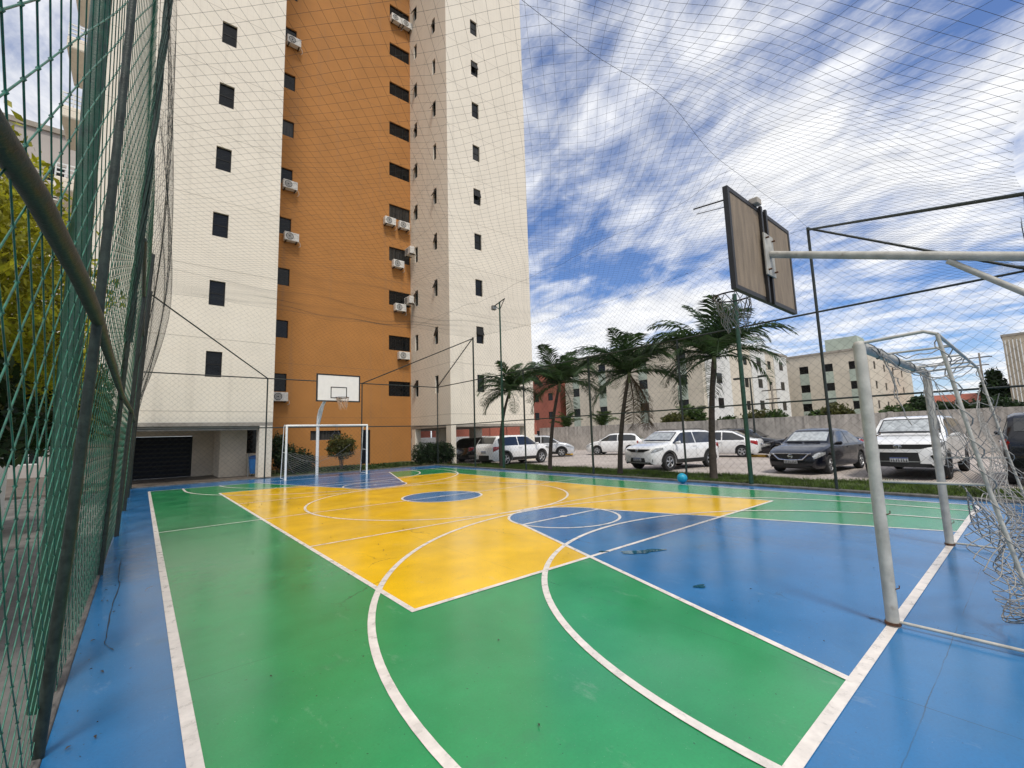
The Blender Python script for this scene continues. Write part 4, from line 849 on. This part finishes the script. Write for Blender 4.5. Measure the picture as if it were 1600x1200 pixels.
# left, outside the fence
shrub('tree', 'yellow-green leafy tree just outside the left fence', 'tree', (-1.15, 6.3, -.06), [(.1, -.4, 2.9, .75, 1.3, .75), (-.2, -1.2, 3.3, .8, 1.0, .75), (.05, .8, 2.5, .6, 1.0, .6), (-.4, 0, 3.9, .7, 1.1, .7), (-.3, -2.4, 3.0, .5, .9, .8), (0, 2.0, 2.3, .5, 1.0, .6)], 30000, .038, LEAFY, 12, 5, 2.5, trunk=.06)
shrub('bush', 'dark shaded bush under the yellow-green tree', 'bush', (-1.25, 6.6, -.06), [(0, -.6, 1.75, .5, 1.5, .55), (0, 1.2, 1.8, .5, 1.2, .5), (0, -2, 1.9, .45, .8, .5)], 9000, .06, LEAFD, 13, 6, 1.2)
shrub('tree', 'green tree at the far left by the tower corner', 'tree', (-1.5, 16.0, -.06), [(0, 0, 2.9, .9, 1.2, .9), (.3, -.6, 2.2, .7, .9, .7), (-.2, .8, 3.5, .8, 1, .7)], 7000, .08, LEAFO, 14, 4, 2.2, trunk=.06)
# behind the boundary wall
for i, (px, py, X, rx, rz, mm, lab) in enumerate((
        (1055, 655, 35.5, 1.6, .55, LEAFO, 'bushes over the wall left of the thick palm'), (1085, 650, 36.5, 1.2, .8, LEAFM, 'taller bush over the wall by the thick palm trunk'),
        (1140, 658, 35.5, 1.2, .4, LEAFM, 'low bush over the wall under the white panels'), (1185, 652, 36.0, 1.5, .6, LEAFO, 'bush over the wall below the parking lamp'), (1213, 652, 35, .9, .55, LEAFM, 'bright bush over the wall beside the parking lamp'),
        (1308, 645, 36, 1.2, .65, LEAFO, 'bush over the wall before the pale block windows'), (1278, 650, 36, .8, .4, LEAFM, 'small bush over the wall left of the right mast'),
        (1405, 645, 37, 1.2, .5, LEAFM, 'bush over the wall seen through the goal'), (1492, 640, 38, 1.5, .5, LEAFD, 'dark bush over the wall behind the goal net'), (1550, 634, 38, 1.6, .5, LEAFD, 'dark bush over the wall at the right edge'))):
    q = onX(px, py, X); shrub('bush', lab, 'bush', (X, q.y, -.28), [(0, 0, q.z + .28, .8, rx * .7, rz), (0, rx * .5, q.z + .15, .6, rx * .4, rz * .8), (0, -rx * .5, q.z + .1, .6, rx * .4, rz * .7), (0, 0, 1.2, .5, rx * .5, 1.0)], 1500, .14, mm, 80 + i, 4, 1.5, 'bushes behind the boundary wall')
for i, (px, X, lab) in enumerate(((885, 36, 'banana-like palm rising behind the wall by the red building'), (940, 38, 'small fan palm rising behind the wall left of the dead frond'), (1080, 38, 'small upright palm rising behind the wall near the thick palm'))):
    q = onX(px, 655, X); palm_e = tag(empty('palm_tree', (X, q.y, -.28)), lab, 'palm tree', 'small palms behind the wall'); m = MB(); m.tube([(0, 0, -.1), (0, 0, 2.2)], [.14, .1], 10); m.obj('trunk', BARK, palm_e)
    fm_ = frond_mesh(2.3, 1.25, 1.3, 300 + i, LEAFM)
    for k in range(11): o = bpy.data.objects.new('frond', fm_); COL.objects.link(o); o.parent = palm_e; o.location = (0, 0, 2.1); o.rotation_euler = (random.uniform(-.2, .2), random.uniform(-.5, .3), k * 2.4)
for i, (px, py, X, rx, rz, lab) in enumerate(((1556, 606, 86, 1.5, 2.4, 'dark rounded tree beside the tan block at the right'), (1438, 636, 72, 1.7, 1.2, 'dark tree right of the pale block'), (1470, 640, 80, 2.0, .9, 'low dark tree before the red roofed house'))):
    q = onX(px, py, X); shrub('tree', lab, 'tree', (X, q.y, -.28), [(0, 0, q.z + .28, 2, rx * .7, rz), (0, rx * .45, q.z - rz * .2, 1.8, rx * .55, rz * .7), (0, -rx * .45, q.z - rz * .3, 1.8, rx * .55, rz * .7)], 3500, .3, LEAFD, 120 + i, 3, 3, 'trees beyond the wall', trunk=.18)

# ================================================================== CARS
def interp(tab, x):
    xs_ = [a for a, _ in tab]; ys_ = [b for _, b in tab]; return float(np.interp(x, xs_, ys_))
def smooth_tab(tab, k=3, h=0.05):
    x = np.linspace(tab[0][0], tab[-1][0], 220); y = np.interp(x, [a for a, _ in tab], [b for _, b in tab])
    for _ in range(k): yy = y.copy(); yy[2:-2] = (y[:-4] + y[1:-3] + y[2:-2] + y[3:-1] + y[4:]) / 5; y = yy
    return list(zip(x.tolist(), y.tolist()))
class Car:
    """x forward, y left, z up; profile tables run from the tail to the nose"""
    def __init__(s, L, W, H, kind):
        s.L, s.W, s.H, s.kind = L, W, H, kind; h = L / 2
        if kind == 'sedan':
            top = [(-h, .86), (-h + .06, .98), (-h + .5, 1.04), (-h + 1.25, H - .05), (-h + 1.75, H), (-.05, H + .005), (.25, H - .03), (1.02, .99), (1.5, .90), (h - .25, .78), (h - .03, .68), (h, .60)]
            s.sw = (-h + .62, .98); s.belt = .93; s.wr = .74; s.ws = (.30, 1.0); s.rw = (-h + .55, -h + 1.3); bz = .20; s.R = .31
        elif kind == 'suv':
            top = [(-h, .95), (-h + .05, 1.08), (-h + .35, H - .10), (-h + .6, H - .03), (-h + 1.2, H), (.1, H), (.35, H - .03), (1.0, 1.12), (1.45, 1.06), (h - .25, .97), (h - .06, .88), (h, .76)]
            s.sw = (-h + .32, .95); s.belt = 1.03; s.wr = .77; s.ws = (.38, 1.0); s.rw = (-h + .07, -h + .42); bz = .26; s.R = .345
        elif kind == 'bigsuv':
            top = [(-h, 1.05), (-h + .05, 1.2), (-h + .3, H - .10), (-h + .6, H - .02), (.1, H), (.42, H - .04), (1.05, 1.25), (1.6, 1.19), (h - .25, 1.10), (h - .06, 1.0), (h, .85)]
            s.sw = (-h + .3, 1.0); s.belt = 1.16; s.wr = .78; s.ws = (.44, 1.06); s.rw = (-h + .07, -h + .36); bz = .36; s.R = .39
        else:
            top = [(-h, .86), (-h + .05, 1.0), (-h + .45, H - .10), (-h + .75, H - .02), (-.1, H), (.25, H - .03), (1.0, 1.0), (1.45, .92), (h - .22, .80), (h - .04, .70), (h, .62)]
            s.sw = (-h + .38, .95); s.belt = .95; s.wr = .75; s.ws = (.29, 1.0); s.rw = (-h + .08, -h + .5); bz = .20; s.R = .31
        s.top = smooth_tab(top, 2); s.bz = bz; s.wf, s.wb_ = h - .86, -h + .80
    def T(s, x): return interp(s.top, x)
    def plan(s, x):
        h = s.L / 2; a = abs(x) - (h - (.85 if x > 0 else .55)); d = .85 if x > 0 else .55
        return 1 - (.20 if x > 0 else .13) * max(0, a / d) ** 2.4
    def section(s, x):
        T = s.T(x); w = s.W / 2 * s.plan(x); g = min(1, max(0, (T - s.belt) / (s.H - s.belt))); bt = min(s.belt, T - .045)
        wt = w * ((.93) * (1 - g) + s.wr * g); h = s.L / 2; e = max(0, (abs(x) - (h - .14)) / .14); lo = s.bz + .10 * e * e
        pts = [(0, T + .012), (wt * .5, T + .008), (wt * .84, T - .008), (wt, T - .03 - .03 * g), (wt + (w * .965 - wt) * .5, (T - .03 - .03 * g + bt) / 2), (w * .965, bt), (w * .995, bt - .06 * min(1, (bt - lo) / .5)), (w, lo + (bt - lo) * .48), (w * .985, lo + .09), (w * .93, lo)]
        out = []
        for i, (y, z) in enumerate(pts):
            if i >= 7:
                for c in (s.wf, s.wb_):
                    ra = s.R + .055; dx = x - c
                    if abs(dx) < ra: z = max(z, s.R + math.sqrt(ra * ra - dx * dx) + (.012 if i == 8 else (.02 if i == 7 else 0)))
            z = min(z, T)
            out.append((y * (1 - .05 * e * e), z))
        return out
    def S(s, x, p):
        q = s.section(x); i = min(8, int(p)); f = p - i; return (q[i][0] + (q[i + 1][0] - q[i][0]) * f, q[i][1] + (q[i + 1][1] - q[i][1]) * f)
    def y_at(s, x, z):
        q = s.section(x)
        for i in range(3, 9):
            if q[i][1] >= z >= q[i + 1][1] and q[i][1] - q[i + 1][1] > 1e-5: f = (q[i][1] - z) / (q[i][1] - q[i + 1][1]); return q[i][0] + (q[i + 1][0] - q[i][0]) * f
        return q[3][0] if z > q[3][1] else q[7][0]
def build_car(label, kind, L, W, H, paint_, loc, rz, front='plain', cladding=False, sunshade=False, rim=None, rails=False, group='cars parked beyond the court', plate='front'):
    c = Car(L, W, H, kind); h = L / 2; e = tag(empty('car', loc, rz), label, 'car', group)
    xs_ = sorted(set(np.round(np.concatenate([np.linspace(-h, h, 66), np.linspace(c.wf - c.R - .06, c.wf + c.R + .06, 22), np.linspace(c.wb_ - c.R - .06, c.wb_ + c.R + .06, 22), [h - .03, -h + .03]]), 4)))
    m = MB(); rows = []
    for x in xs_:
        q = c.section(x); rows.append([(x, -y, z) for y, z in q[::-1]] + [(x, y, z) for y, z in q[1:]])
    m.grid(rows); n = len(rows[0]); o0 = 0
    m.f.append(tuple(range(n - 1, -1, -1))); m.f.append(tuple((len(rows) - 1) * n + k for k in range(n)))
    m.v = [v for v in m.v]; m.f = [tuple(reversed(f)) for f in m.f]
    body = m.obj('body', paint_, e, angle=False)
    try: body.data.set_sharp_from_angle(angle=R_(50))
    except Exception: pass
    m = MB(); m.box(-h + .25, h - .25, -(W / 2 - .27), W / 2 - .27, c.bz - .02, .62); m.box(-h + .12, h - .12, -W * .36, W * .36, c.bz + .02, .5); m.obj('underbody', CTRIM, e)
    def patch(name, fn, mtl, par=None):
        P = fn(); mm = MB(); mm.grid(P); return mm.obj(name, mtl, par or e, angle=False)
    off = .007
    # windscreens
    def screen(x0, x1, k=2.25, lift=off):
        R0 = []
        for i in range(9):
            x = x0 + (x1 - x0) * i / 8; r = []
            for j in range(-8, 9):
                p = abs(j) / 8 * k; y, z = c.S(x, p); r.append((x + (lift if x0 > 0 else -lift), math.copysign(y, j) if j else 0, z + lift))
            R0.append(r)
        return R0
    patch('windscreen', lambda: screen(c.ws[0] + .04, c.ws[1] - .05), CGLASS)
    if sunshade: patch('sunshade', lambda: screen(c.ws[0] + .09, c.ws[1] - .11, 1.95, .012), CSHADE)
    patch('rear_window', lambda: screen(c.rw[0] + .04, c.rw[1] - .03, 2.1), CGLASS)
    # side windows
    a, b = c.sw; bp = a + (b - a) * (.50 if kind != 'sedan' else .47)
    for sgn in (1, -1):
        for (u0, u1) in ((a + .03, bp - .03), (bp + .03, b + .02)):
            P = []
            for i in range(15):
                x = u0 + (u1 - u0) * i / 14; q = c.section(x); zt = q[3][1] - .03; zb = min(c.belt + .015, zt)
                P.append([(x, sgn * (c.y_at(x, zb + (zt - zb) * j / 4) + off), zb + (zt - zb) * j / 4) for j in range(5)])
            if sgn < 0: P = P[::-1]
            patch('side_window', lambda: P, CGLASS)
        # mirror, door handles, seams
        zm = c.belt + .05; xm = b - .12; ym = c.y_at(xm, c.belt - .02)
        mm = MB(); mm.tube([(xm, sgn * (ym - .02), zm - .03), (xm, sgn * (ym + .06), zm), (xm - .01, sgn * (ym + .20), zm + .015), (xm - .02, sgn * (ym + .225), zm)], [.02, .055, .065, .02], 10); mm.obj('mirror', paint_ if not cladding else (CTRIM if paint_ is CBLACK else paint_), e)
        for xd in (bp + .12, bp - (b - a) * .45 + .08):
            z = c.belt - .10; mm = MB(); y = c.y_at(xd, z); mm.box(xd - .09, xd + .09, sgn * y - .012, sgn * y + .022 if sgn > 0 else sgn * y + .012, z - .016, z + .016) if sgn > 0 else mm.box(xd - .09, xd + .09, sgn * y - .022, sgn * y + .012, z - .016, z + .016); mm.obj('door_handle', paint_, e)
        for xd in (b + .06, bp, a + .12 if kind != 'sedan' else a + .25):
            P = [[(xd + d, sgn * (c.y_at(xd, z) + .003), z) for d in (-.004, .004)] for z in np.linspace(c.bz + .16, c.belt - .01, 9)]
            if abs(xd - c.wb_) > c.R + .05: patch('door_seam', lambda: P if sgn < 0 else [r[::-1] for r in P], CTRIM)
        # lamps
        def corner(x0, x1, z0, z1, z2, z3):
            P = []
            for i in range(9):
                t = i / 8; x = x0 + (x1 - x0) * t; lo, hi = z0 + (z2 - z0) * t, z1 + (z3 - z1) * t
                hi = min(hi, c.T(x) - .035); lo = min(lo, hi - .01)
                P.append([(x, sgn * (c.y_at(x, lo + (hi - lo) * j / 4) + .009), lo + (hi - lo) * j / 4) for j in range(5)])
            return P if sgn > 0 else P[::-1]
        hb = c.T(h - .25)
        patch('headlight', lambda: corner(h - .52, h - .015, hb - .12, hb - .05, hb - .26, hb - .07), LAMPC)
        tb = c.belt
        patch('tail_light', lambda: corner(-h + .012, -h + .34, tb - .28, tb - .03, tb - .14, tb - .01), LAMPR)
        if cladding:
            def sill():
                P = []
                for x in np.linspace(c.wb_ + c.R + .05, c.wf - c.R - .05, 14):
                    z0, z1 = c.bz + .01, c.bz + .17; P.append([(x, sgn * (c.y_at(x, z0 + (z1 - z0) * j / 3) + .010), z0 + (z1 - z0) * j / 3) for j in range(4)])
                return P if sgn > 0 else P[::-1]
            patch('sill_cladding', sill, CTRIM)
            for xw in (c.wf, c.wb_):
                P = []
                for i in range(21):
                    t = math.pi * i / 20; r_ = []
                    for rr_ in (c.R + .045, c.R + .115):
                        x, z = xw + rr_ * math.cos(t), c.R + rr_ * math.sin(t); z = max(z, c.bz + .02); x = min(max(x, -h + .02), h - .02); r_.append((x, sgn * (max(c.y_at(x, z), W / 2 * c.plan(x) * .97) + .010), z))
                    P.append(r_)
                patch('arch_trim', lambda: P if sgn < 0 else P[::-1], CTRIM)
        # wheels
        for xw in (c.wf, c.wb_):
            yw = sgn * (W / 2 - .115); tw_ = .105
            prof = [(c.R * .60, -tw_), (c.R * .93, -tw_), (c.R, -tw_ * .7), (c.R, tw_ * .7), (c.R * .93, tw_), (c.R * .60, tw_)]
            P = [[(xw + r_ * math.cos(6.2832 * i / 28), yw + y_, c.R + r_ * math.sin(6.2832 * i / 28)) for r_, y_ in prof] for i in range(29)]
            mm = MB(); mm.grid(P); wh = mm.obj('wheel', TYRE, e)
            mm = MB(); yo = yw + sgn * tw_ * .55; n_ = 28
            mm.tube([(xw + c.R * .62 * math.cos(6.2832 * i / n_), yo + sgn * .03, c.R + c.R * .62 * math.sin(6.2832 * i / n_)) for i in range(n_ + 1)], .020, 6)
            for k in range(5):
                t = 6.2832 * k / 5 + .3
                for dt in (-.16, .16):
                    p0 = (xw + .05 * math.cos(t), yo + sgn * .03, c.R + .05 * math.sin(t)); p1 = (xw + c.R * .6 * math.cos(t + dt), yo + sgn * .02, c.R + c.R * .6 * math.sin(t + dt)); mm.tube([p0, p1], .020, 6)
            mm.tube([(xw, yo, c.R), (xw, yo + sgn * .045, c.R)], .05, 12); mm.obj('rim', rim or RIM, wh)
            mm = MB(); mm.tube([(xw, yo - sgn * .03, c.R), (xw, yo - sgn * .02, c.R)], c.R * .62, 24); mm.obj('brake_disc', CTRIM, wh)
    # nose
    xf = h - .004; zl = c.bz + .10
    yw_ = c.section(h)[7][0]
    def plateobj(x, z, sgn_, text=True):
        mm = MB(); mm.box(min(x, x + sgn_ * .014), max(x, x + sgn_ * .014), -.20, .20, z - .065, z + .065); pl = mm.obj('number_plate', PLATE, e)
        mm = MB(); xx = x + sgn_ * .0155; mm.box(min(xx, xx + sgn_ * .002), max(xx, xx + sgn_ * .002), -.20, .20, z + .04, z + .064); mm.obj('plate_band', PLATEB, pl)
        for k in range(7): mm = MB(); yy = -.165 + .055 * k; mm.box(min(xx, xx + sgn_ * .002), max(xx, xx + sgn_ * .002), yy - .017, yy + .017, z - .05, z - .018); mm.box(min(xx, xx + sgn_ * .002), max(xx, xx + sgn_ * .002), yy - (.017 if k % 2 else .006), yy - (.004 if k % 2 else -.006), z - .017, z + .03); mm.obj('plate_mark', CTRIM, pl)
    def emb(x, z, ry, rz_, sgn_, kind_):
        mm = MB(); n_ = 24; mm.tube([(x + sgn_ * .012, ry * math.cos(6.2832 * i / n_), z + rz_ * math.sin(6.2832 * i / n_)) for i in range(n_ + 1)], .009, 6)
        if kind_ == 'bar': mm.box(x, x + .016, -ry * 1.2, ry * 1.2, z - .014, z + .014)
        if kind_ == 'oval':
            mm.tube([(x + .012, ry * .35 * math.cos(6.2832 * i / n_), z + rz_ * .95 * math.sin(6.2832 * i / n_)) for i in range(n_ + 1)], .007, 6)
            mm.tube([(x + .012, ry * .75 * math.cos(6.2832 * i / n_), z + rz_ * .45 + rz_ * .45 * math.sin(6.2832 * i / n_)) for i in range(n_ + 1)], .007, 6)
        if kind_ == 'vee':
            mm.tube([(x + .012, -ry * .6, z + rz_ * .7), (x + .012, -ry * .28, z - rz_ * .8), (x + .012, 0, z + .0), (x + .012, ry * .28, z - rz_ * .8), (x + .012, ry * .6, z + rz_ * .7)], .007, 6)
            mm.tube([(x + .012, -ry * .25, z + rz_ * .9), (x + .012, 0, z + rz_ * .15), (x + .012, ry * .25, z + rz_ * .9)], .007, 6)
        mm.obj('emblem', CHROME, e)
    def fascia(name, z0, z1, wf0, wf1, mtl, x=None, d=.02):
        """trapezoid panel following the nose: half-widths wf0 (bottom) wf1 (top), bowed back at its ends"""
        P = []
        for i in range(13):
            t = -1 + i / 6; P.append([(xf + d - .07 * abs(t) ** 2.6 * (wf0 if j == 0 else wf1) / .7, t * (wf0 + (wf1 - wf0) * j / 3), z0 + (z1 - z0) * j / 3) for j in range(4)])
        mm = MB(); mm.grid([r[::-1] for r in P]); return mm.obj(name, mtl, e)
    if kind == 'bigsuv':
        fascia('upper_grille', .86, .99, .70, .72, CTRIM, d=.026); fascia('chrome_strip', .765, .855, .64, .66, paint_ if paint_ is CWHITE else CHROME, d=.034); fascia('lower_grille', .42, .765, .74, .68, CTRIM, d=.024); fascia('skid_plate', .50, .525, .60, .62, METAL, d=.034); fascia('bumper_lip', .36, .43, .6, .66, CTRIM, d=.028)
        emb(h + .012, .925, .085, .055, 1, 'oval'); plateobj(h + .032, .56, 1)
        for sg in (-1, 1): mm = MB(); mm.tube([(h - .03, sg * .70, .70), (h - .05, sg * .74, .55)], [.06, .04], 10); mm.obj('fog_light', CTRIM, e)
    elif front == 'vee':
        fascia('upper_grille', .74, .865, .56, .62, CTRIM, d=.022); fascia('lower_grille', .36, .52, .58, .50, CTRIM, d=.024); fascia('skid_plate', .31, .35, .55, .57, METAL, d=.026)
        emb(h + .012, .80, .06, .06, 1, 'vee'); plateobj(h + .022, .46, 1)
        for sg in (-1, 1):
            mm = MB(); n_ = 16; mm.tube([(h - .05, sg * .66 + .075 * math.cos(6.2832 * i / n_), .44 + .065 * math.sin(6.2832 * i / n_)) for i in range(n_ + 1)], .014, 6); mm.obj('fog_light_ring', METAL, e)
            mm = MB(); mm.tube([(h - .10, sg * .66, .44), (h - .045, sg * .66, .44)], .065, 14); mm.obj('fog_light', CTRIM, e)
    elif front == 'bar':
        fascia('upper_grille', .485, .675, .38, .60, CTRIM, d=.020); emb(h + .018, .60, .065, .062, 1, 'bar'); fascia('lower_grille', .24, .37, .55, .5, CTRIM, d=.012); plateobj(h + .022, .435, 1)
        for sg in (-1, 1): mm = MB(); mm.tube([(h - .005, sg * .62, .70), (h + .022, sg * .54, .675), (h + .032, sg * .36, .50), (h + .036, sg * .1, .485), (h + .036, 0, .485)], [.02, .020, .022, .016, .012], 8); mm.obj('grille_trim', CHROME, e)
        mm = MB(); mm.tube([(h + .01, -.55, .685), (h + .03, 0, .695), (h + .01, .55, .685)], .012, 8); mm.obj('grille_trim', CHROME, e)
    else:
        fascia('upper_grille', c.T(h - .05) - .20, c.T(h - .05) - .12, .42, .5, CTRIM); fascia('lower_grille', c.bz + .10, c.bz + .24, .55, .5, CTRIM); plateobj(h + .022, c.bz + .30, 1)
    # tail: dark lower bumper, plate
    P = []
    for i in range(13):
        t = -1 + i / 6; P.append([(-h - .014 + .05 * abs(t) ** 2.6, t * W * .40, c.bz + .02 + (.28 if cladding else .10) * j / 3) for j in range(4)])
    patch('rear_bumper', lambda: P, CTRIM)
    plateobj(-h - .01, c.bz + .46, -1)
    if rails:
        for sgn in (1, -1): mm = MB(); yr = c.section(-.3)[3][0] - .06; mm.tube([(.15, sgn * yr, H - .02), (.0, sgn * yr, H + .035), (-h + 1.0, sgn * yr, H + .035), (-h + .75, sgn * yr, H - .01)], .014, 8); mm.obj('roof_rail', CTRIM, e)
    # wipers and aerial
    mm = MB(); xw_ = c.ws[1] - .03; zc_ = c.T(xw_) + .025; mm.tube([(xw_, .45, zc_), (xw_ - .02, -.05, zc_ + .02)], .008, 5); mm.tube([(xw_, -.1, zc_), (xw_ - .02, -.6, zc_ + .0)], .008, 5); mm.obj('wiper', CTRIM, e)
    return e
g_ = 'cars parked beyond the court'
def car(label, kind, L, W_, H_, p, x, y, deg, **k): return build_car(label, kind, L, W_, H_, p, (x, y, PZ + .002), R_(deg), **k)
car('white crossover with dark arch trim parked tail-on beside the tower', 'suv', 4.3, 1.78, 1.58, CWHITE, 15.9, 18.9, 2, cladding=True)
car('black car parked in the shade under the tower', 'hatch', 4.1, 1.75, 1.50, CBLACK, 17.0, 23.2, 8)
car('silver hatchback with dark lower doors nosing out beyond the tower pillar', 'hatch', 3.9, 1.7, 1.48, CSILV, 22.0, 22.6, -48, cladding=True)
car('white hatchback parked alone against the wall left of the white crossover', 'hatch', 4.0, 1.7, 1.48, CWHITE, 26.0, 19.6, 112)
car('white car whose roof shows behind the white crossover by the ball', 'suv', 4.2, 1.76, 1.56, CWHITE, 29.6, 17.0, 95)
car('white crossover with black grille and roof rails facing the court near the blue ball', 'suv', 4.2, 1.78, 1.58, CWHITE, 17.4, 10.2, 171, front='vee', cladding=True, rails=True, sunshade=True)
car('white sedan seen side-on behind the thick palm trunk', 'sedan', 4.3, 1.73, 1.48, CWHITE, 25.8, 12.1, 100)
car('dark estate car behind the white sedan along the wall', 'hatch', 4.5, 1.8, 1.55, CBLACK, 30.1, 12.2, -86, rails=True)
car('dark navy sedan with chrome grille and silver sunshade facing the court', 'sedan', 4.4, 1.72, 1.48, CNAVY, 18.9, 5.3, 175, front='bar', sunshade=True)
car('dark sedan with red tail lights behind the navy sedan', 'sedan', 4.4, 1.75, 1.47, CNAVY, 26.3, 7.6, 95)
car('large white off-road car with black grille facing the court behind the goal', 'bigsuv', 4.75, 1.86, 1.80, CWHITE, 18.9, 2.6, 178, cladding=False, sunshade=True, rim=RIMD)
car('navy off-road car cut off by the right edge, tail to the court', 'bigsuv', 4.5, 1.85, 1.78, CNAVY, 18.2, -.22, 0, cladding=True)

# ================================================================== SMALL THINGS
# blue ball
e = tag(empty('ball', (10.93, 6.18, 0.002)), 'bright blue rubber ball at the foot of the right fence', 'ball')
bm = bmesh.new(); bmesh.ops.create_uvsphere(bm, u_segments=32, v_segments=20, radius=.128); me = bpy.data.meshes.new('ball_skin'); bm.to_mesh(me); bm.free(); me.materials.append(BALL); me.shade_smooth()
o = bpy.data.objects.new('ball_skin', me); COL.objects.link(o); o.parent = e; o.location = (0, 0, .128)
for rx_, ry_ in ((0, 0), (1.57, 0), (0, 1.57)):
    m = MB(); m.tube([(.1285 * math.cos(6.2832 * i / 40), .1285 * math.sin(6.2832 * i / 40), 0) for i in range(41)], .0022, 5); q = m.obj('seam', mat('ball_seam', (.006, .16, .26), .5), e); q.location = (0, 0, .128); q.rotation_euler = (rx_ + .4, ry_, .5)
# floodlight pole
e = tag(empty('floodlight_pole', (11.42, 14.25, 0)), 'slim tall floodlight pole rising above the far right fence', 'lamp post')
m = MB(); m.tube([(0, 0, -.05), (0, 0, 3.9)], .055, 12); m.tube([(0, 0, 3.9), (0, 0, 7.05)], .034, 12); m.obj('pole', PIPEG, e)
m = MB(); m.tube([(0, -.35, 7.1), (0, .38, 6.95)], .022, 8); m.tube([(0, 0, 6.7), (0, -.33, 7.08)], .016, 8); m.tube([(0, 0, 6.7), (0, .33, 6.95)], .016, 8); m.obj('arm', PIPE, e)
m = MB(); m.box(-.10, .10, .33, .47, 6.80, 6.98); q = m.obj('floodlight', METAL, e, bevel=.015); m = MB(); m.box(-.085, .085, .40, .46, 6.775, 6.799); m.obj('lens', LAMPC, q)
# car park lamp
q0 = onX(1193, 713, 29.0)
e = tag(empty('parking_lamp', (29.6, q0.y + .6, PZ)), 'thin double-headed lamp post standing among the parked cars', 'lamp post')
m = MB(); m.tube([(0, 0, 0), (0, 0, 4.75)], [.07, .045], 12); m.obj('pole', PIPE, e); m = MB(); m.tube([(0, -.55, 4.72), (0, .55, 4.78)], .03, 8); m.obj('arm', PIPE, e)
for s in (-1, 1): m = MB(); m.box(-.14, .14, s * .75 - .25, s * .75 + .25, 4.72, 4.84); m.obj('lamp_head', PIPE, e, bevel=.03)
# utility poles beyond the wall
for px, X, h_, lab in ((1543, 90, 11.2, 'wooden utility pole with cross-arm beyond the wall at right'), (1209, 60, 6.9, 'short utility pole between the two beige blocks')):
    q = onX(px, 640, X); e = tag(empty('utility_pole', (X, q.y, -.28)), lab, 'utility pole'); m = MB(); m.tube([(0, 0, 0), (0, 0, h_)], [.16, .1], 10); m.obj('pole', SOFF, e)
    for k in range(2): m = MB(); m.box(-.05, .05, -1.2 + .4 * k, 1.2 - .4 * k, h_ - .7 - 1.1 * k, h_ - .58 - 1.1 * k); m.obj('cross_arm', BARK, e)
# overhead wires strung between the far poles
q1 = onX(1543, 640, 90)
for k in range(3):
    y0 = q1.y - 1 + k; P = [(90 - .0 * t, y0 + (44 + k) * t, 10.4 - 6 * .14 * math.sin(math.pi * t) - .5 * k * .2) for t in np.linspace(0, 1, 20)]
    m = MB(); m.tube(P, .022, 4); tag(m.obj('overhead_wire', BLACKP), ('lowest', 'middle', 'topmost')[2 - k] + ' thin overhead wire strung beyond the boundary wall', 'wire', 'overhead wires')
# trash bin under the tower
e = tag(empty('trash_bin', (3.60, 21.0, 0.004)), 'blue plastic trash bin hung on a stand beside the tower pillar', 'bin')
m = MB(); m.tube([(0, 0, .12), (0, 0, .2), (0, 0, .72)], [.13, .15, .19], 20); m.obj('bucket', BIN, e)
m = MB(); m.tube([(0, 0, .721), (0, 0, .80), (0, 0, .86)], [.20, .20, .10], 20); m.obj('lid', mat('dark_blue_plastic', (.012, .05, .16), .4), e)
m = MB(); m.tube([(-.20, 0, 0), (-.20, 0, .95)], .018, 8); m.tube([(.20, 0, 0), (.20, 0, .95)], .018, 8); m.tube([(-.2, 0, .7), (.2, 0, .7)], .014, 8); m.obj('stand', METAL, e)
# wheel stops in the car park
for px, py, lab in ((885, 711, 'yellow wheel stop on the paving beyond the silver hatchback'), (1182, 714, 'orange-yellow wheel stop near the white sedan tail')):
    q = onZ(px, py, PZ); m = MB(); m.box(-.15, .15, -.55, .55, 0, .13); o = m.obj('wheel_stop', YPAINT, bevel=.04); o.location = (q.x, q.y, PZ + .002); tag(o, lab, 'wheel stop', 'wheel stops in the car park')
# outside the left fence: low planter wall, small shed front
m = MB(); m.box(-4.2, -1.6, 9.0, 9.25, -.06, 1.3); tag(m.obj('garden_wall', WHITEW), 'low white garden wall outside the left fence', 'wall')
e = tag(empty('shed', (-3.1, 11.5, -.06)), 'small white outbuilding glimpsed through the left fence', 'shed'); m = MB(); m.box(-1.2, 1.2, -1, 1, 0, 2.2); m.obj('wall', WHITEW, e); m = MB(); m.box(-.6, .0, -1.03, -1.003, .9, 1.7); m.obj('window', GLASS, e); m = MB(); m.box(-1.4, 1.4, -1.2, 1.2, 2.203, 2.32); m.obj('roof', SOFF, e)
